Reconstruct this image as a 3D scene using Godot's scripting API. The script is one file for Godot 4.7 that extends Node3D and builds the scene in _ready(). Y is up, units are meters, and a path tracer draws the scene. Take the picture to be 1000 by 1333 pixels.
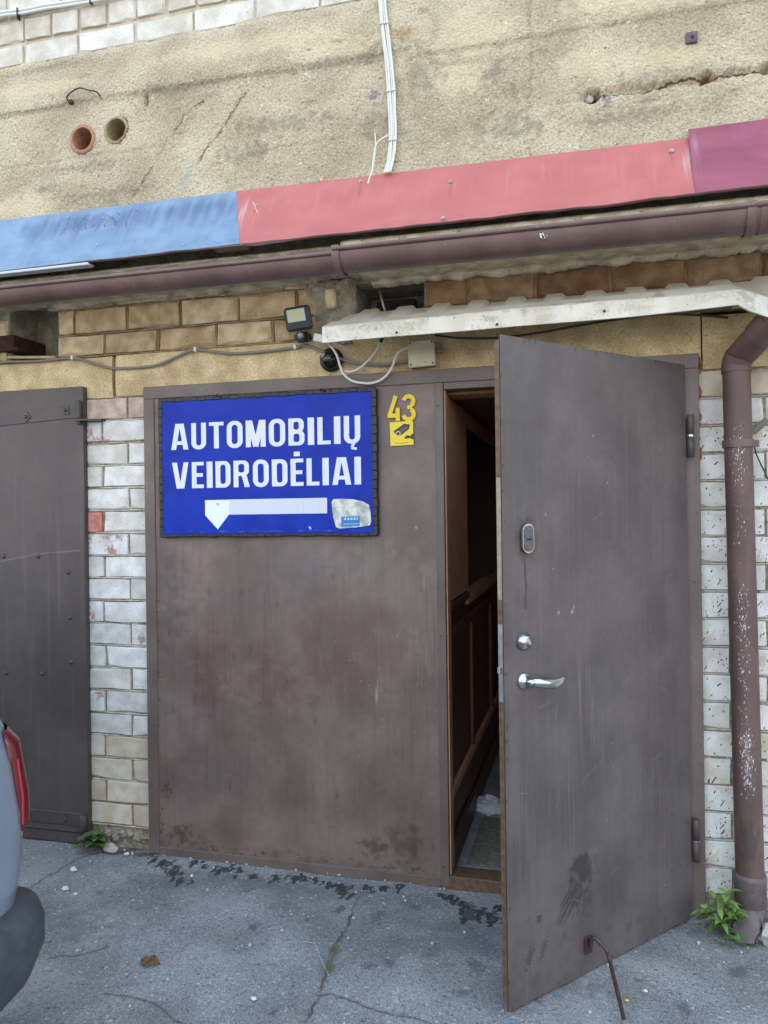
extends Node3D

var rng := RandomNumberGenerator.new()
var M := {}
var taken := {}

# ---------------------------------------------------------------- picture painter
class Pic:
	var w: int
	var h: int
	var d: PackedByteArray
	var rg := RandomNumberGenerator.new()
	func _init(ww: int, hh: int, sd: int) -> void:
		w = ww
		h = hh
		rg.seed = sd
		d = PackedByteArray()
		d.resize(w * h * 3)
	static func noise(sd: int, f: float, oct: int, ww: int, hh: int, loops := false, cells := false) -> PackedByteArray:
		var n := FastNoiseLite.new()
		n.seed = sd
		n.noise_type = FastNoiseLite.TYPE_SIMPLEX_SMOOTH
		if cells:
			n.noise_type = FastNoiseLite.TYPE_CELLULAR
		n.frequency = f
		n.fractal_octaves = oct
		var im: Image = n.get_seamless_image(ww, hh) if loops else n.get_image(ww, hh)
		im.convert(Image.FORMAT_L8)
		return im.get_data()
	func base(a: Color, b: Color, n1: PackedByteArray, n2: PackedByteArray, fine: float, n3 := PackedByteArray(), third := 0.0) -> void:
		var k := 0
		var has3 := n3.size() > 0
		var ar := a.r * 255.0
		var ag := a.g * 255.0
		var ab := a.b * 255.0
		var dr := (b.r - a.r) * 255.0
		var dg := (b.g - a.g) * 255.0
		var db := (b.b - a.b) * 255.0
		for i in w * h:
			var t := n1[i] / 255.0
			t = t * t * (3.0 - 2.0 * t)
			var s := 1.0 + (n2[i] / 255.0 - 0.5) * fine
			if has3:
				s += (n3[i] / 255.0 - 0.5) * third
			d[k] = clampi(int((ar + dr * t) * s), 0, 255)
			d[k + 1] = clampi(int((ag + dg * t) * s), 0, 255)
			d[k + 2] = clampi(int((ab + db * t) * s), 0, 255)
			k += 3
	func px(x: int, y: int, c: Color, al: float) -> void:
		if x < 0 or y < 0 or x >= w or y >= h:
			return
		var k := (y * w + x) * 3
		d[k] = int(lerpf(d[k], c.r * 255.0, al))
		d[k + 1] = int(lerpf(d[k + 1], c.g * 255.0, al))
		d[k + 2] = int(lerpf(d[k + 2], c.b * 255.0, al))
	func blob(cx: float, cy: float, rx: float, ry: float, ang: float, c: Color, al: float, ragged := 0.5, soft := 0.5) -> void:
		var n := FastNoiseLite.new()
		n.seed = rg.randi() % 100000
		n.frequency = 2.4 / maxf(4.0, minf(rx, ry) * 2.0)
		n.fractal_octaves = 4
		var r := maxf(rx, ry) * 1.5
		var ca := cos(ang)
		var sa := sin(ang)
		for y in range(maxi(0, int(cy - r)), mini(h, int(cy + r) + 1)):
			for x in range(maxi(0, int(cx - r)), mini(w, int(cx + r) + 1)):
				var dx := x - cx
				var dy := y - cy
				var u := (dx * ca + dy * sa) / rx
				var v := (dy * ca - dx * sa) / ry
				var q := sqrt(u * u + v * v)
				if q > 1.5:
					continue
				q += n.get_noise_2d(x, y) * ragged
				var k := clampf((1.0 - q) / soft, 0.0, 1.0)
				if k > 0.0:
					px(x, y, c, al * k * k * (3.0 - 2.0 * k))
	func line(pts: Array, wd: float, c: Color, al: float, wob := 0.0) -> void:
		for i in pts.size() - 1:
			var a: Vector2 = pts[i]
			var b: Vector2 = pts[i + 1]
			var steps := int(a.distance_to(b) / maxf(0.5, wd * 0.35)) + 1
			var q := 0.0
			for s in steps:
				q = clampf(q + rg.randf_range(-1, 1) * wob * 0.5, -wob, wob)
				var p := a.lerp(b, float(s) / steps) + Vector2(q, q * 0.6)
				var r := wd * 0.5 * rg.randf_range(0.6, 1.2)
				for y in range(int(p.y - r), int(p.y + r) + 2):
					for x in range(int(p.x - r), int(p.x + r) + 2):
						var k := clampf(r + 0.5 - p.distance_to(Vector2(x, y)), 0.0, 1.0)
						if k > 0.0:
							px(x, y, c, al * k)
	func specks(n: int, x0: float, y0: float, x1: float, y1: float, s0: float, s1: float, c: Color, al: float, vary := 0.2) -> void:
		for i in n:
			var s := s0 + (s1 - s0) * pow(rg.randf(), 3.0)
			var x := rg.randf_range(x0, x1)
			var y := rg.randf_range(y0, y1)
			var k := rg.randf_range(1.0 - vary, 1.0 + vary)
			var cc := Color(minf(1, c.r * k), minf(1, c.g * k), minf(1, c.b * k))
			var st := rg.randf_range(0.6, 1.5)
			for yy in range(int(y - s), int(y + s) + 2):
				for xx in range(int(x - s * st), int(x + s * st) + 2):
					var q := Vector2((xx - x) / st, yy - y).length()
					var e := clampf(s + 0.5 - q, 0.0, 1.0)
					if e > 0.0:
						px(xx, yy, cc, al * e)
	func streaks(n: int, x0: float, y0: float, x1: float, y1: float, l0: float, l1: float, wd: float, c: Color, al: float, slant := 0.0) -> void:
		for i in n:
			var x := rg.randf_range(x0, x1)
			var y := rg.randf_range(y0, y1)
			var l := rg.randf_range(l0, l1)
			var ww := wd * rg.randf_range(0.4, 1.6)
			var aa := al * rg.randf_range(0.3, 1.0)
			for s in int(l):
				var t := s / l
				var e := sin(t * PI) * aa
				var hw := ww * (0.5 + 0.5 * sin(t * PI))
				for xx in range(int(x + slant * s - hw), int(x + slant * s + hw) + 1):
					var f := 1.0 - absf(xx - x - slant * s) / (hw + 0.5)
					px(xx, int(y) + s, c, e * maxf(0.0, f))
	func tex() -> ImageTexture:
		return ImageTexture.create_from_image(Image.create_from_data(w, h, false, Image.FORMAT_RGB8, d))

func grain(sd: int, n: int, a: Color, b: Color, f1: float, f2: float, fine: float, dark := 0, light := 0) -> ImageTexture:
	var p := Pic.new(n, n, sd)
	p.base(a, b, Pic.noise(sd, f1, 5, n, n, true), Pic.noise(sd + 7, f2, 2, n, n, true), fine)
	p.specks(dark, 2, 2, n - 3, n - 3, 0.4, 2.4, a.darkened(0.55), 0.7)
	p.specks(light, 2, 2, n - 3, n - 3, 0.4, 2.0, b.lightened(0.35), 0.6)
	return p.tex()

func bump(sd: int, n: int, f: float, oct: int) -> ImageTexture:
	var im := Image.create_from_data(n, n, false, Image.FORMAT_L8, Pic.noise(sd, f, oct, n, n, true))
	return ImageTexture.create_from_image(im)

func mat(tex: Texture2D, tint: Color, rough: float, size := 0.0, relief: Texture2D = null, cm := 0.1, metal := 0.0) -> StandardMaterial3D:
	var m := StandardMaterial3D.new()
	m.albedo_color = tint
	m.albedo_texture = tex
	m.roughness = rough
	m.metallic = metal
	if size > 0.0:
		m.uv1_triplanar = true
		m.uv1_world_triplanar = true
		m.uv1_scale = Vector3.ONE / size
	if relief:
		m.heightmap_enabled = true
		m.heightmap_texture = relief
		m.heightmap_scale = cm
	return m

# ---------------------------------------------------------------- nodes
func nm(called: String) -> String:
	if not taken.has(called):
		taken[called] = 0
		return called
	taken[called] += 1
	return "%s_%03d" % [called, taken[called]]

func tag(o: Node3D, label: String, category: String, group := "") -> Node3D:
	o.set_meta("label", label)
	o.set_meta("category", category)
	if group != "":
		o.set_meta("group", group)
	return o

func thing(called: String, label: String, category: String, at := Vector3.ZERO, turn := 0.0, group := "") -> Node3D:
	var o := Node3D.new()
	o.name = nm(called)
	add_child(o, true)
	o.position = at
	o.rotation.y = turn
	return tag(o, label, category, group)

func new_st() -> SurfaceTool:
	var s := SurfaceTool.new()
	s.begin(Mesh.PRIMITIVE_TRIANGLES)
	return s

func put(st: SurfaceTool, called: String, m: Material, parent: Node = self) -> MeshInstance3D:
	st.generate_normals()
	return put_mesh(st.commit(), called, m, parent)

func put_mesh(me: Mesh, called: String, m: Material, parent: Node = self) -> MeshInstance3D:
	var o := MeshInstance3D.new()
	o.mesh = me
	o.material_override = m
	if parent == self:
		o.name = nm(called)
	else:
		var key := str(parent.get_instance_id()) + called
		var k: int = taken.get(key, 0)
		taken[key] = k + 1
		o.name = called if k == 0 else "%s_%03d" % [called, k]
	parent.add_child(o, true)
	return o

func struct(st: SurfaceTool, called: String, m: Material) -> MeshInstance3D:
	var o := put(st, called, m)
	o.set_meta("kind", "structure")
	return o

# ---------------------------------------------------------------- shapes
func tri(st: SurfaceTool, a: Vector3, b: Vector3, c: Vector3, out: Vector3, ua := Vector2.ZERO, ub := Vector2.ZERO, uc := Vector2.ZERO) -> void:
	if (a - c).cross(a - b).dot(out) < 0.0:
		var t := b
		b = c
		c = t
		var u := ub
		ub = uc
		uc = u
	st.set_uv(ua)
	st.add_vertex(a)
	st.set_uv(ub)
	st.add_vertex(b)
	st.set_uv(uc)
	st.add_vertex(c)

func quad(st: SurfaceTool, a: Vector3, b: Vector3, c: Vector3, d: Vector3, out: Vector3, uv := PackedVector2Array()) -> void:
	if uv.size() == 4:
		tri(st, a, b, c, out, uv[0], uv[1], uv[2])
		tri(st, a, c, d, out, uv[0], uv[2], uv[3])
	else:
		tri(st, a, b, c, out)
		tri(st, a, c, d, out)

func box(st: SurfaceTool, lo: Vector3, hi: Vector3, bev := 0.0, xf := Transform3D.IDENTITY) -> void:
	st.set_smooth_group(-1)
	var b := minf(bev, minf(hi.x - lo.x, minf(hi.y - lo.y, hi.z - lo.z)) * 0.45)
	var V := {}
	for sx in [0, 1]:
		for sy in [0, 1]:
			for sz in [0, 1]:
				var s := [sx, sy, sz]
				for ax in 3:
					var p := Vector3.ZERO
					for k in 3:
						var e: float = hi[k] if s[k] == 1 else lo[k]
						if k != ax:
							e += -b if s[k] == 1 else b
						p[k] = e
					V[[ax, sx, sy, sz]] = xf * p
	var mid := xf * ((lo + hi) * 0.5)
	for ax in 3:
		var o1 := (ax + 1) % 3
		var o2 := (ax + 2) % 3
		for s in [0, 1]:
			var q := []
			for c in [[0, 0], [1, 0], [1, 1], [0, 1]]:
				var k := [0, 0, 0]
				k[ax] = s
				k[o1] = c[0]
				k[o2] = c[1]
				q.append(V[[ax, k[0], k[1], k[2]]])
			var n := Vector3.ZERO
			n[ax] = 1.0 if s == 1 else -1.0
			quad(st, q[0], q[1], q[2], q[3], xf.basis * n)
		if b > 0.0:
			for s1 in [0, 1]:
				for s2 in [0, 1]:
					var q := []
					for e in [0, 1]:
						var k := [0, 0, 0]
						k[ax] = e
						k[o1] = s1
						k[o2] = s2
						q.append(V[[o1, k[0], k[1], k[2]]])
						q.append(V[[o2, k[0], k[1], k[2]]])
					var cen: Vector3 = (q[0] + q[1] + q[2] + q[3]) * 0.25
					quad(st, q[0], q[1], q[3], q[2], cen - mid - (cen - mid).project(xf.basis.x if ax == 0 else (xf.basis.y if ax == 1 else xf.basis.z)))
	if b > 0.0:
		for sx in [0, 1]:
			for sy in [0, 1]:
				for sz in [0, 1]:
					var k := [sx, sy, sz]
					var a: Vector3 = V[[0, k[0], k[1], k[2]]]
					tri(st, a, V[[1, k[0], k[1], k[2]]], V[[2, k[0], k[1], k[2]]], xf.basis * Vector3(sx - 0.5, sy - 0.5, sz - 0.5))

func one_box(lo: Vector3, hi: Vector3, bev: float, called: String, m: Material, parent: Node = self, xf := Transform3D.IDENTITY) -> MeshInstance3D:
	var st := new_st()
	box(st, lo, hi, bev, xf)
	return put(st, called, m, parent)

func tube(st: SurfaceTool, pts: Array, r: float, sides := 8, r_end := -1.0, cap := true) -> void:
	st.set_smooth_group(0)
	var rings := []
	var n := pts.size()
	var up := Vector3(0.13, 0.31, 0.94).normalized()
	for i in n:
		var t: Vector3 = (pts[mini(i + 1, n - 1)] - pts[maxi(i - 1, 0)]).normalized()
		up = (up - t * up.dot(t)).normalized()
		var bi := t.cross(up)
		var rr := r if r_end < 0.0 else lerpf(r, r_end, float(i) / (n - 1))
		var ring := []
		for k in sides:
			var a := TAU * k / sides
			ring.append(pts[i] + (up * cos(a) + bi * sin(a)) * rr)
		rings.append(ring)
	for i in n - 1:
		for k in sides:
			var k2 := (k + 1) % sides
			var mid: Vector3 = (rings[i][k] + rings[i + 1][k2]) * 0.5
			quad(st, rings[i][k], rings[i][k2], rings[i + 1][k2], rings[i + 1][k], mid - (pts[i] + pts[i + 1]) * 0.5)
	if cap:
		st.set_smooth_group(-1)
		for e in [0, n - 1]:
			var dirn: Vector3 = pts[0] - pts[1] if e == 0 else pts[n - 1] - pts[n - 2]
			for k in sides:
				tri(st, pts[e], rings[e][k], rings[e][(k + 1) % sides], dirn)

func curve_pts(ctrl: Array, step := 0.02) -> Array:
	var c := Curve3D.new()
	c.bake_interval = step
	for i in ctrl.size():
		var a: Vector3 = ctrl[maxi(0, i - 1)]
		var b: Vector3 = ctrl[mini(ctrl.size() - 1, i + 1)]
		var t := (b - a) / 6.0
		c.add_point(ctrl[i], -t, t)
	var out := []
	for p in c.get_baked_points():
		out.append(p)
	return out

func lathe(st: SurfaceTool, prof: Array, sides: int, xf: Transform3D, smooth := true) -> void:
	st.set_smooth_group(0 if smooth else -1)
	for i in prof.size() - 1:
		var a: Vector2 = prof[i]
		var b: Vector2 = prof[i + 1]
		var nr := Vector2(b.y - a.y, -(b.x - a.x))
		for k in sides:
			var t0 := TAU * k / sides
			var t1 := TAU * (k + 1) / sides
			var tm := (t0 + t1) * 0.5
			var P := func(v: Vector2, t: float) -> Vector3: return xf * Vector3(v.x * cos(t), v.y, v.x * sin(t))
			var out := xf.basis * Vector3(nr.x * cos(tm), nr.y, nr.x * sin(tm))
			var uv := PackedVector2Array([Vector2(float(k) / sides, float(i) / prof.size()), Vector2(float(k + 1) / sides, float(i) / prof.size()), Vector2(float(k + 1) / sides, float(i + 1) / prof.size()), Vector2(float(k) / sides, float(i + 1) / prof.size())])
			if a.x < 0.0001:
				tri(st, P.call(a, t0), P.call(b, t1), P.call(b, t0), out)
			elif b.x < 0.0001:
				tri(st, P.call(a, t0), P.call(a, t1), P.call(b, t0), out)
			else:
				quad(st, P.call(a, t0), P.call(a, t1), P.call(b, t1), P.call(b, t0), out, uv)

func prism(st: SurfaceTool, poly: PackedVector2Array, z0: float, z1: float, xf := Transform3D.IDENTITY, uvr := Rect2()) -> void:
	st.set_smooth_group(-1)
	var ix := Geometry2D.triangulate_polygon(poly)
	for i in range(0, ix.size(), 3):
		for f in 2:
			var z := z1 if f == 0 else z0
			var u := []
			var v := []
			for k in 3:
				var p := poly[ix[i + k]]
				v.append(xf * Vector3(p.x, p.y, z))
				u.append(Vector2((p.x - uvr.position.x) / uvr.size.x, 1.0 - (p.y - uvr.position.y) / uvr.size.y) if uvr.size.x > 0.0 else Vector2.ZERO)
			tri(st, v[0], v[1], v[2], xf.basis * Vector3(0, 0, 1 if f == 0 else -1), u[0], u[1], u[2])
	var ccw := not Geometry2D.is_polygon_clockwise(poly)
	for i in poly.size():
		var a := poly[i]
		var b := poly[(i + 1) % poly.size()]
		var n := Vector2(b.y - a.y, a.x - b.x) * (1.0 if ccw else -1.0)
		var e := Vector2((a.x - uvr.position.x) / uvr.size.x, 1.0 - (a.y - uvr.position.y) / uvr.size.y) if uvr.size.x > 0.0 else Vector2.ZERO
		quad(st, xf * Vector3(a.x, a.y, z0), xf * Vector3(b.x, b.y, z0), xf * Vector3(b.x, b.y, z1), xf * Vector3(a.x, a.y, z1), xf.basis * Vector3(n.x, n.y, 0), PackedVector2Array([e, e, e, e]))

# a bent sheet: rows of points, given a thickness
func sheet(st: SurfaceTool, rows: Array, off: Vector3, smooth := false, uvs := Rect2()) -> void:
	st.set_smooth_group(0 if smooth else -1)
	var nr := rows.size()
	var nc: int = rows[0].size()
	for i in nr - 1:
		for k in nc - 1:
			var uv := PackedVector2Array()
			if uvs.size.x > 0.0:
				for c in [[i, k], [i, k + 1], [i + 1, k + 1], [i + 1, k]]:
					var p: Vector3 = rows[c[0]][c[1]]
					uv.append(Vector2((p.x - uvs.position.x) / uvs.size.x, float(c[0]) / (nr - 1)))
			quad(st, rows[i][k], rows[i][k + 1], rows[i + 1][k + 1], rows[i + 1][k], -off, uv)
			quad(st, rows[i][k] + off, rows[i][k + 1] + off, rows[i + 1][k + 1] + off, rows[i + 1][k] + off, off, uv)
	st.set_smooth_group(-1)
	for k in nc - 1:
		for i in [0, nr - 1]:
			var inner: Vector3 = rows[1][k] if i == 0 else rows[nr - 2][k]
			quad(st, rows[i][k], rows[i][k + 1], rows[i][k + 1] + off, rows[i][k] + off, rows[i][k] - inner)
	for i in nr - 1:
		for k in [0, nc - 1]:
			var inner: Vector3 = rows[i][1] if k == 0 else rows[i][nc - 2]
			quad(st, rows[i][k], rows[i + 1][k], rows[i + 1][k] + off, rows[i][k] + off, rows[i][k] - inner)

# one brick with worn, uneven edges, its face at z
func brick(x0: float, x1: float, y0: float, y1: float, z: float, m: Material, parent: Node, wear := 0.003, depth := 0.03) -> void:
	var st := new_st()
	st.set_smooth_group(-1)
	var pts := []
	var w := x1 - x0
	var N := [Vector2(0, 0), Vector2(0.3, 0), Vector2(0.68, 0), Vector2(1, 0), Vector2(1, 1), Vector2(0.7, 1), Vector2(0.34, 1), Vector2(0, 1)]
	var zf := z + rng.randf_range(-0.002, 0.002)
	var tx := rng.randf_range(-0.006, 0.006)
	var ty := rng.randf_range(-0.01, 0.01)
	for i in 8:
		var n: Vector2 = N[i]
		var q := Vector2(x0 + n.x * w + (rng.randf_range(-0.08, 0.08) * w if n.x > 0.0 and n.x < 1.0 else 0.0), lerpf(y0, y1, n.y))
		q += Vector2(rng.randf_range(-1, 1), rng.randf_range(-1, 1)) * wear * 0.6
		pts.append(q)
	var cx := (x0 + x1) * 0.5
	var cy := (y0 + y1) * 0.5
	var A := []
	var B := []
	var C := []
	for i in 8:
		var q: Vector2 = pts[i]
		var inw := Vector2(signf(cx - q.x), signf(cy - q.y))
		if N[i].x > 0.0 and N[i].x < 1.0:
			inw.x = 0.0
		var b := 0.0012 + rng.randf() * wear * 0.6
		if rng.randf() < 0.12:
			b += wear * 2.4
		var qa := q + inw * b
		var zz := zf + (qa.x - cx) * tx + (qa.y - cy) * ty
		A.append(Vector3(qa.x, qa.y, zz))
		B.append(Vector3(q.x, q.y, zz - b * 0.9))
		C.append(Vector3(q.x, q.y, zz - depth))
	var cen := Vector3(cx, cy, zf)
	for i in 8:
		var k := (i + 1) % 8
		tri(st, cen, A[i], A[k], Vector3(0, 0, 1))
		var out: Vector3 = (B[i] + B[k]) * 0.5 - Vector3(cx, cy, zf)
		out.z = 0.02
		quad(st, A[i], A[k], B[k], B[i], out + Vector3(0, 0, 0.05))
		out.z = 0.0
		quad(st, B[i], B[k], C[k], C[i], Vector3(out.x / w, out.y / 0.09, 0))
	put(st, "brick", m, parent)

func srgb(r: int, g: int, b: int) -> Color:
	return Color(r / 255.0, g / 255.0, b / 255.0)

# ---------------------------------------------------------------- build
func _ready() -> void:
	rng.seed = 4301
	var cam := Camera3D.new()
	cam.name = "camera"
	cam.fov = rad_to_deg(2.0 * atan(0.6665))
	cam.position = Vector3(1.8533, 1.4598, 2.9911)
	cam.rotation = Vector3(0.0015, 0.2578, -0.0130)
	cam.near = 0.05
	cam.far = 900.0
	add_child(cam)
	var env := Environment.new()
	env.background_mode = Environment.BG_SKY
	var sky := Sky.new()
	var sm := ProceduralSkyMaterial.new()
	sm.sky_top_color = Color(0.615, 0.69, 0.775)
	sm.sky_horizon_color = Color(0.95, 0.935, 0.91)
	sm.sky_curve = 0.16
	sm.ground_horizon_color = Color(0.62, 0.62, 0.61)
	sm.ground_bottom_color = Color(0.4, 0.39, 0.37)
	sm.sky_energy_multiplier = 1.5
	sky.sky_material = sm
	env.sky = sky
	env.tonemap_mode = Environment.TONE_MAPPER_LINEAR
	env.tonemap_exposure = 1.75
	env.sdfgi_enabled = true
	env.ssao_enabled = true
	env.ssil_enabled = true
	var we := WorldEnvironment.new()
	we.name = "world_environment"
	we.environment = env
	add_child(we)
	var sun := DirectionalLight3D.new()
	sun.name = "sun"
	sun.light_energy = 1.5
	sun.light_color = Color(1.0, 0.94, 0.84)
	sun.light_angular_distance = 0.5
	sun.shadow_enabled = true
	add_child(sun)
	sun.rotation_degrees = Vector3(-52, 160, 0)   # stands behind the building, so its front lies in open shade

	materials()
	ground()
	building()
	eave()
	left_gate()
	main_gate()
	door()
	interior()
	sign_board()
	small_signs()
	awning()
	gutter_and_pipe()
	fixtures()
	cables()
	car()
	debris()

func materials() -> void:
	var b_fine := bump(11, 512, 0.05, 4)
	var b_rough := bump(12, 512, 0.03, 5)
	M.b_fine = b_fine
	M.b_rough = b_rough
	M.mortar = mat(grain(21, 512, srgb(126, 118, 100), srgb(168, 160, 142), 0.012, 0.2, 0.35, 500, 300), Color.WHITE, 0.95, 0.5, b_rough, 0.5)
	M.mortar_sand = mat(grain(22, 512, srgb(124, 102, 72), srgb(172, 148, 112), 0.012, 0.2, 0.35, 500, 200), Color.WHITE, 0.95, 0.5, b_rough, 0.6)
	var tw := grain(23, 1024, srgb(198, 193, 184), srgb(230, 228, 224), 0.009, 0.12, 0.12, 700, 150)
	M.white = [mat(tw, Color.WHITE, 0.85, 0.9, b_fine, 0.1), mat(tw, srgb(246, 243, 238), 0.85, 1.13, b_fine, 0.12), mat(tw, srgb(236, 234, 232), 0.85, 0.77, b_fine, 0.1)]
	M.upper = [mat(tw, srgb(250, 246, 238), 0.85, 1.3, b_fine, 0.12), mat(tw, srgb(240, 234, 222), 0.85, 1.0, b_fine, 0.12), mat(tw, srgb(228, 219, 202), 0.85, 0.8, b_fine, 0.15)]
	var ts := grain(24, 1024, srgb(172, 148, 112), srgb(220, 200, 164), 0.009, 0.15, 0.2, 1500, 300)
	M.sand = [mat(ts, Color.WHITE, 0.9, 0.9, b_fine, 0.15), mat(ts, srgb(240, 232, 224), 0.9, 1.1, b_fine, 0.15), mat(ts, srgb(228, 222, 212), 0.9, 0.7, b_fine, 0.15)]
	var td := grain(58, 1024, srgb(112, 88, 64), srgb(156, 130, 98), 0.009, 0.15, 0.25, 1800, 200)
	M.dark_sand = [mat(td, Color.WHITE, 0.9, 0.9, b_fine, 0.15), mat(td, srgb(236, 224, 216), 0.9, 1.1, b_fine, 0.15), mat(td, srgb(214, 196, 186), 0.9, 0.7, b_fine, 0.15)]  # darker, browner version of the sand brick, for the courses by the awning
	var tl := grain(25, 1024, srgb(188, 172, 146), srgb(214, 204, 188), 0.008, 0.15, 0.14, 600, 300)
	M.pale = [mat(tl, Color.WHITE, 0.9, 0.8, b_fine, 0.12), mat(tl, srgb(242, 240, 236), 0.9, 1.0, b_fine, 0.12)]
	# white paint worn to red, triplanar
	for v in 2:
		var p := Pic.new(512, 512, 31 + v)
		p.base(srgb(196, 190, 184), srgb(226, 224, 222), Pic.noise(33 + v, 0.01, 4, 512, 512, true), Pic.noise(35 + v, 0.15, 2, 512, 512, true), 0.14)
		for i in 26:
			p.blob(p.rg.randf_range(30, 480), p.rg.randf_range(30, 480), p.rg.randf_range(14, 60), p.rg.randf_range(10, 34), p.rg.randf() * 3.0, srgb(160, 100, 82) if i % 3 else srgb(140, 106, 86), 0.7, 0.9, 0.8)
		p.specks(300, 4, 4, 508, 508, 0.5, 2.5, srgb(110, 90, 80), 0.6)
		M["red_worn_%d" % v] = mat(p.tex(), Color.WHITE, 0.88, 0.62 + 0.2 * v, b_fine, 0.12)
	var pr := Pic.new(512, 512, 41)
	pr.base(srgb(176, 104, 90), srgb(206, 150, 134), Pic.noise(42, 0.014, 4, 512, 512, true), Pic.noise(43, 0.15, 2, 512, 512, true), 0.2)
	M.red = mat(pr.tex(), Color.WHITE, 0.9, 0.5, b_fine, 0.12)
	M.pink = mat(grain(57, 512, srgb(168, 140, 126), srgb(208, 188, 174), 0.012, 0.15, 0.2, 300, 100), Color.WHITE, 0.9, 0.6, b_fine, 0.15)
	# white bricks spattered with black
	for v in 2:
		var p := Pic.new(1024, 1024, 51 + v)
		var ca := srgb(196, 192, 180) if v == 0 else srgb(190, 182, 158)
		p.base(ca, srgb(226, 225, 220), Pic.noise(52 + v, 0.006, 5, 1024, 1024, true), Pic.noise(54 + v, 0.12, 2, 1024, 1024, true), 0.12)
		p.specks(1500, 4, 4, 1020, 1020, 0.6, 3.2, srgb(50, 46, 44), 0.8)
		for i in 420:
			var a := Vector2(p.rg.randf_range(20, 1000), p.rg.randf_range(20, 1000))
			var l := 5.0 + 26.0 * pow(p.rg.randf(), 2.5)
			var an := p.rg.randf_range(0.7, 1.6)
			p.line([a, a + Vector2(cos(an), -sin(an)) * l], p.rg.randf_range(2.0, 6.0), srgb(44, 40, 40), 0.9, 0.5)
		for i in 9:
			p.blob(p.rg.randf_range(40, 980), p.rg.randf_range(40, 980), 60, 30, p.rg.randf() * 3, srgb(168, 142, 110), 0.35, 0.9, 0.9)
		M["spatter_%d" % v] = mat(p.tex(), Color.WHITE, 0.85, 0.8 + 0.25 * v, b_fine, 0.12)
	M.concrete = mat(grain(61, 1024, srgb(150, 134, 104), srgb(190, 174, 144), 0.006, 0.12, 0.22, 1600, 700), Color.WHITE, 0.95, 1.3, b_rough, 0.4)
	M.lintel = mat(grain(62, 1024, srgb(176, 153, 112), srgb(218, 197, 154), 0.008, 0.1, 0.26, 1600, 700), Color.WHITE, 0.92, 1.2, b_rough, 0.15)
	M.slab = mat(grain(63, 512, srgb(164, 152, 128), srgb(214, 204, 180), 0.014, 0.14, 0.25, 900, 300), Color.WHITE, 0.95, 0.6, b_rough, 0.5)
	M.grey_mortar = mat(grain(64, 512, srgb(128, 120, 104), srgb(176, 166, 144), 0.02, 0.2, 0.3, 600, 300), Color.WHITE, 0.95, 0.4, b_rough, 0.8)
	M.pier_mortar = mat(grain(60, 512, srgb(156, 151, 138), srgb(198, 194, 182), 0.02, 0.2, 0.3, 400, 200), Color.WHITE, 0.95, 0.5, b_rough, 0.4)
	M.dark = mat(grain(65, 256, srgb(34, 30, 27), srgb(54, 48, 42), 0.02, 0.2, 0.3), Color.WHITE, 0.95, 0.5)
	M.gutter = mat(grain(66, 512, srgb(96, 74, 68), srgb(114, 90, 83), 0.008, 0.1, 0.12, 160, 60), Color.WHITE, 0.42, 0.7)
	M.brown_metal = mat(grain(67, 512, srgb(66, 58, 55), srgb(80, 71, 67), 0.007, 0.12, 0.12, 150, 40), Color.WHITE, 0.5, 0.8, b_fine, 0.02)
	M.brown_edge = mat(grain(68, 256, srgb(84, 66, 52), srgb(120, 92, 66), 0.03, 0.2, 0.3, 100, 60), Color.WHITE, 0.6, 0.2)
	M.rust = mat(grain(69, 256, srgb(112, 72, 44), srgb(172, 118, 70), 0.03, 0.2, 0.4, 200, 60), Color.WHITE, 0.85, 0.25)
	M.steel = mat(grain(70, 256, srgb(150, 150, 150), srgb(190, 190, 190), 0.02, 0.2, 0.1), Color.WHITE, 0.35, 0.2, null, 0.0, 0.7)
	M.chrome = mat(null, srgb(196, 197, 200), 0.2, 0.0, null, 0.0, 1.0)
	M.satin = mat(grain(71, 256, srgb(120, 120, 124), srgb(160, 160, 164), 0.03, 0.3, 0.2), Color.WHITE, 0.32, 0.1, null, 0.0, 0.9)
	M.dark_satin = mat(grain(59, 256, srgb(84, 86, 92), srgb(112, 114, 120), 0.03, 0.3, 0.2), Color.WHITE, 0.38, 0.1, null, 0.0, 0.8)
	M.black = mat(null, srgb(26, 26, 27), 0.35)
	M.tape = mat(grain(72, 256, srgb(24, 25, 28), srgb(40, 42, 46), 0.03, 0.2, 0.2), Color.WHITE, 0.45, 0.2, b_fine, 0.1)
	M.white_cable = mat(null, srgb(214, 212, 204), 0.5)
	M.grey_cable = mat(null, srgb(128, 122, 114), 0.6)
	M.dark_cable = mat(null, srgb(66, 58, 50), 0.7)
	M.plastic_beige = mat(grain(73, 256, srgb(186, 176, 146), srgb(200, 192, 164), 0.01, 0.2, 0.06, 40, 0), Color.WHITE, 0.5, 0.4)
	M.leaf = [mat(grain(74, 128, srgb(56, 92, 34), srgb(92, 128, 52), 0.03, 0.2, 0.2), Color.WHITE, 0.5, 0.05), mat(grain(75, 128, srgb(92, 132, 48), srgb(124, 158, 70), 0.03, 0.2, 0.2), Color.WHITE, 0.45, 0.05), mat(grain(76, 128, srgb(56, 82, 48), srgb(96, 110, 74), 0.03, 0.2, 0.2), Color.WHITE, 0.6, 0.05)]
	for m in M.leaf:
		m.backlight_enabled = true
		m.backlight = Color(0.12, 0.2, 0.04)
	M.stone = mat(grain(77, 256, srgb(150, 146, 138), srgb(206, 203, 196), 0.03, 0.2, 0.2, 200, 60), Color.WHITE, 0.95, 0.2, b_rough, 0.3)
	M.white_stone = mat(null, srgb(212, 210, 204), 0.9)
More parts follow.
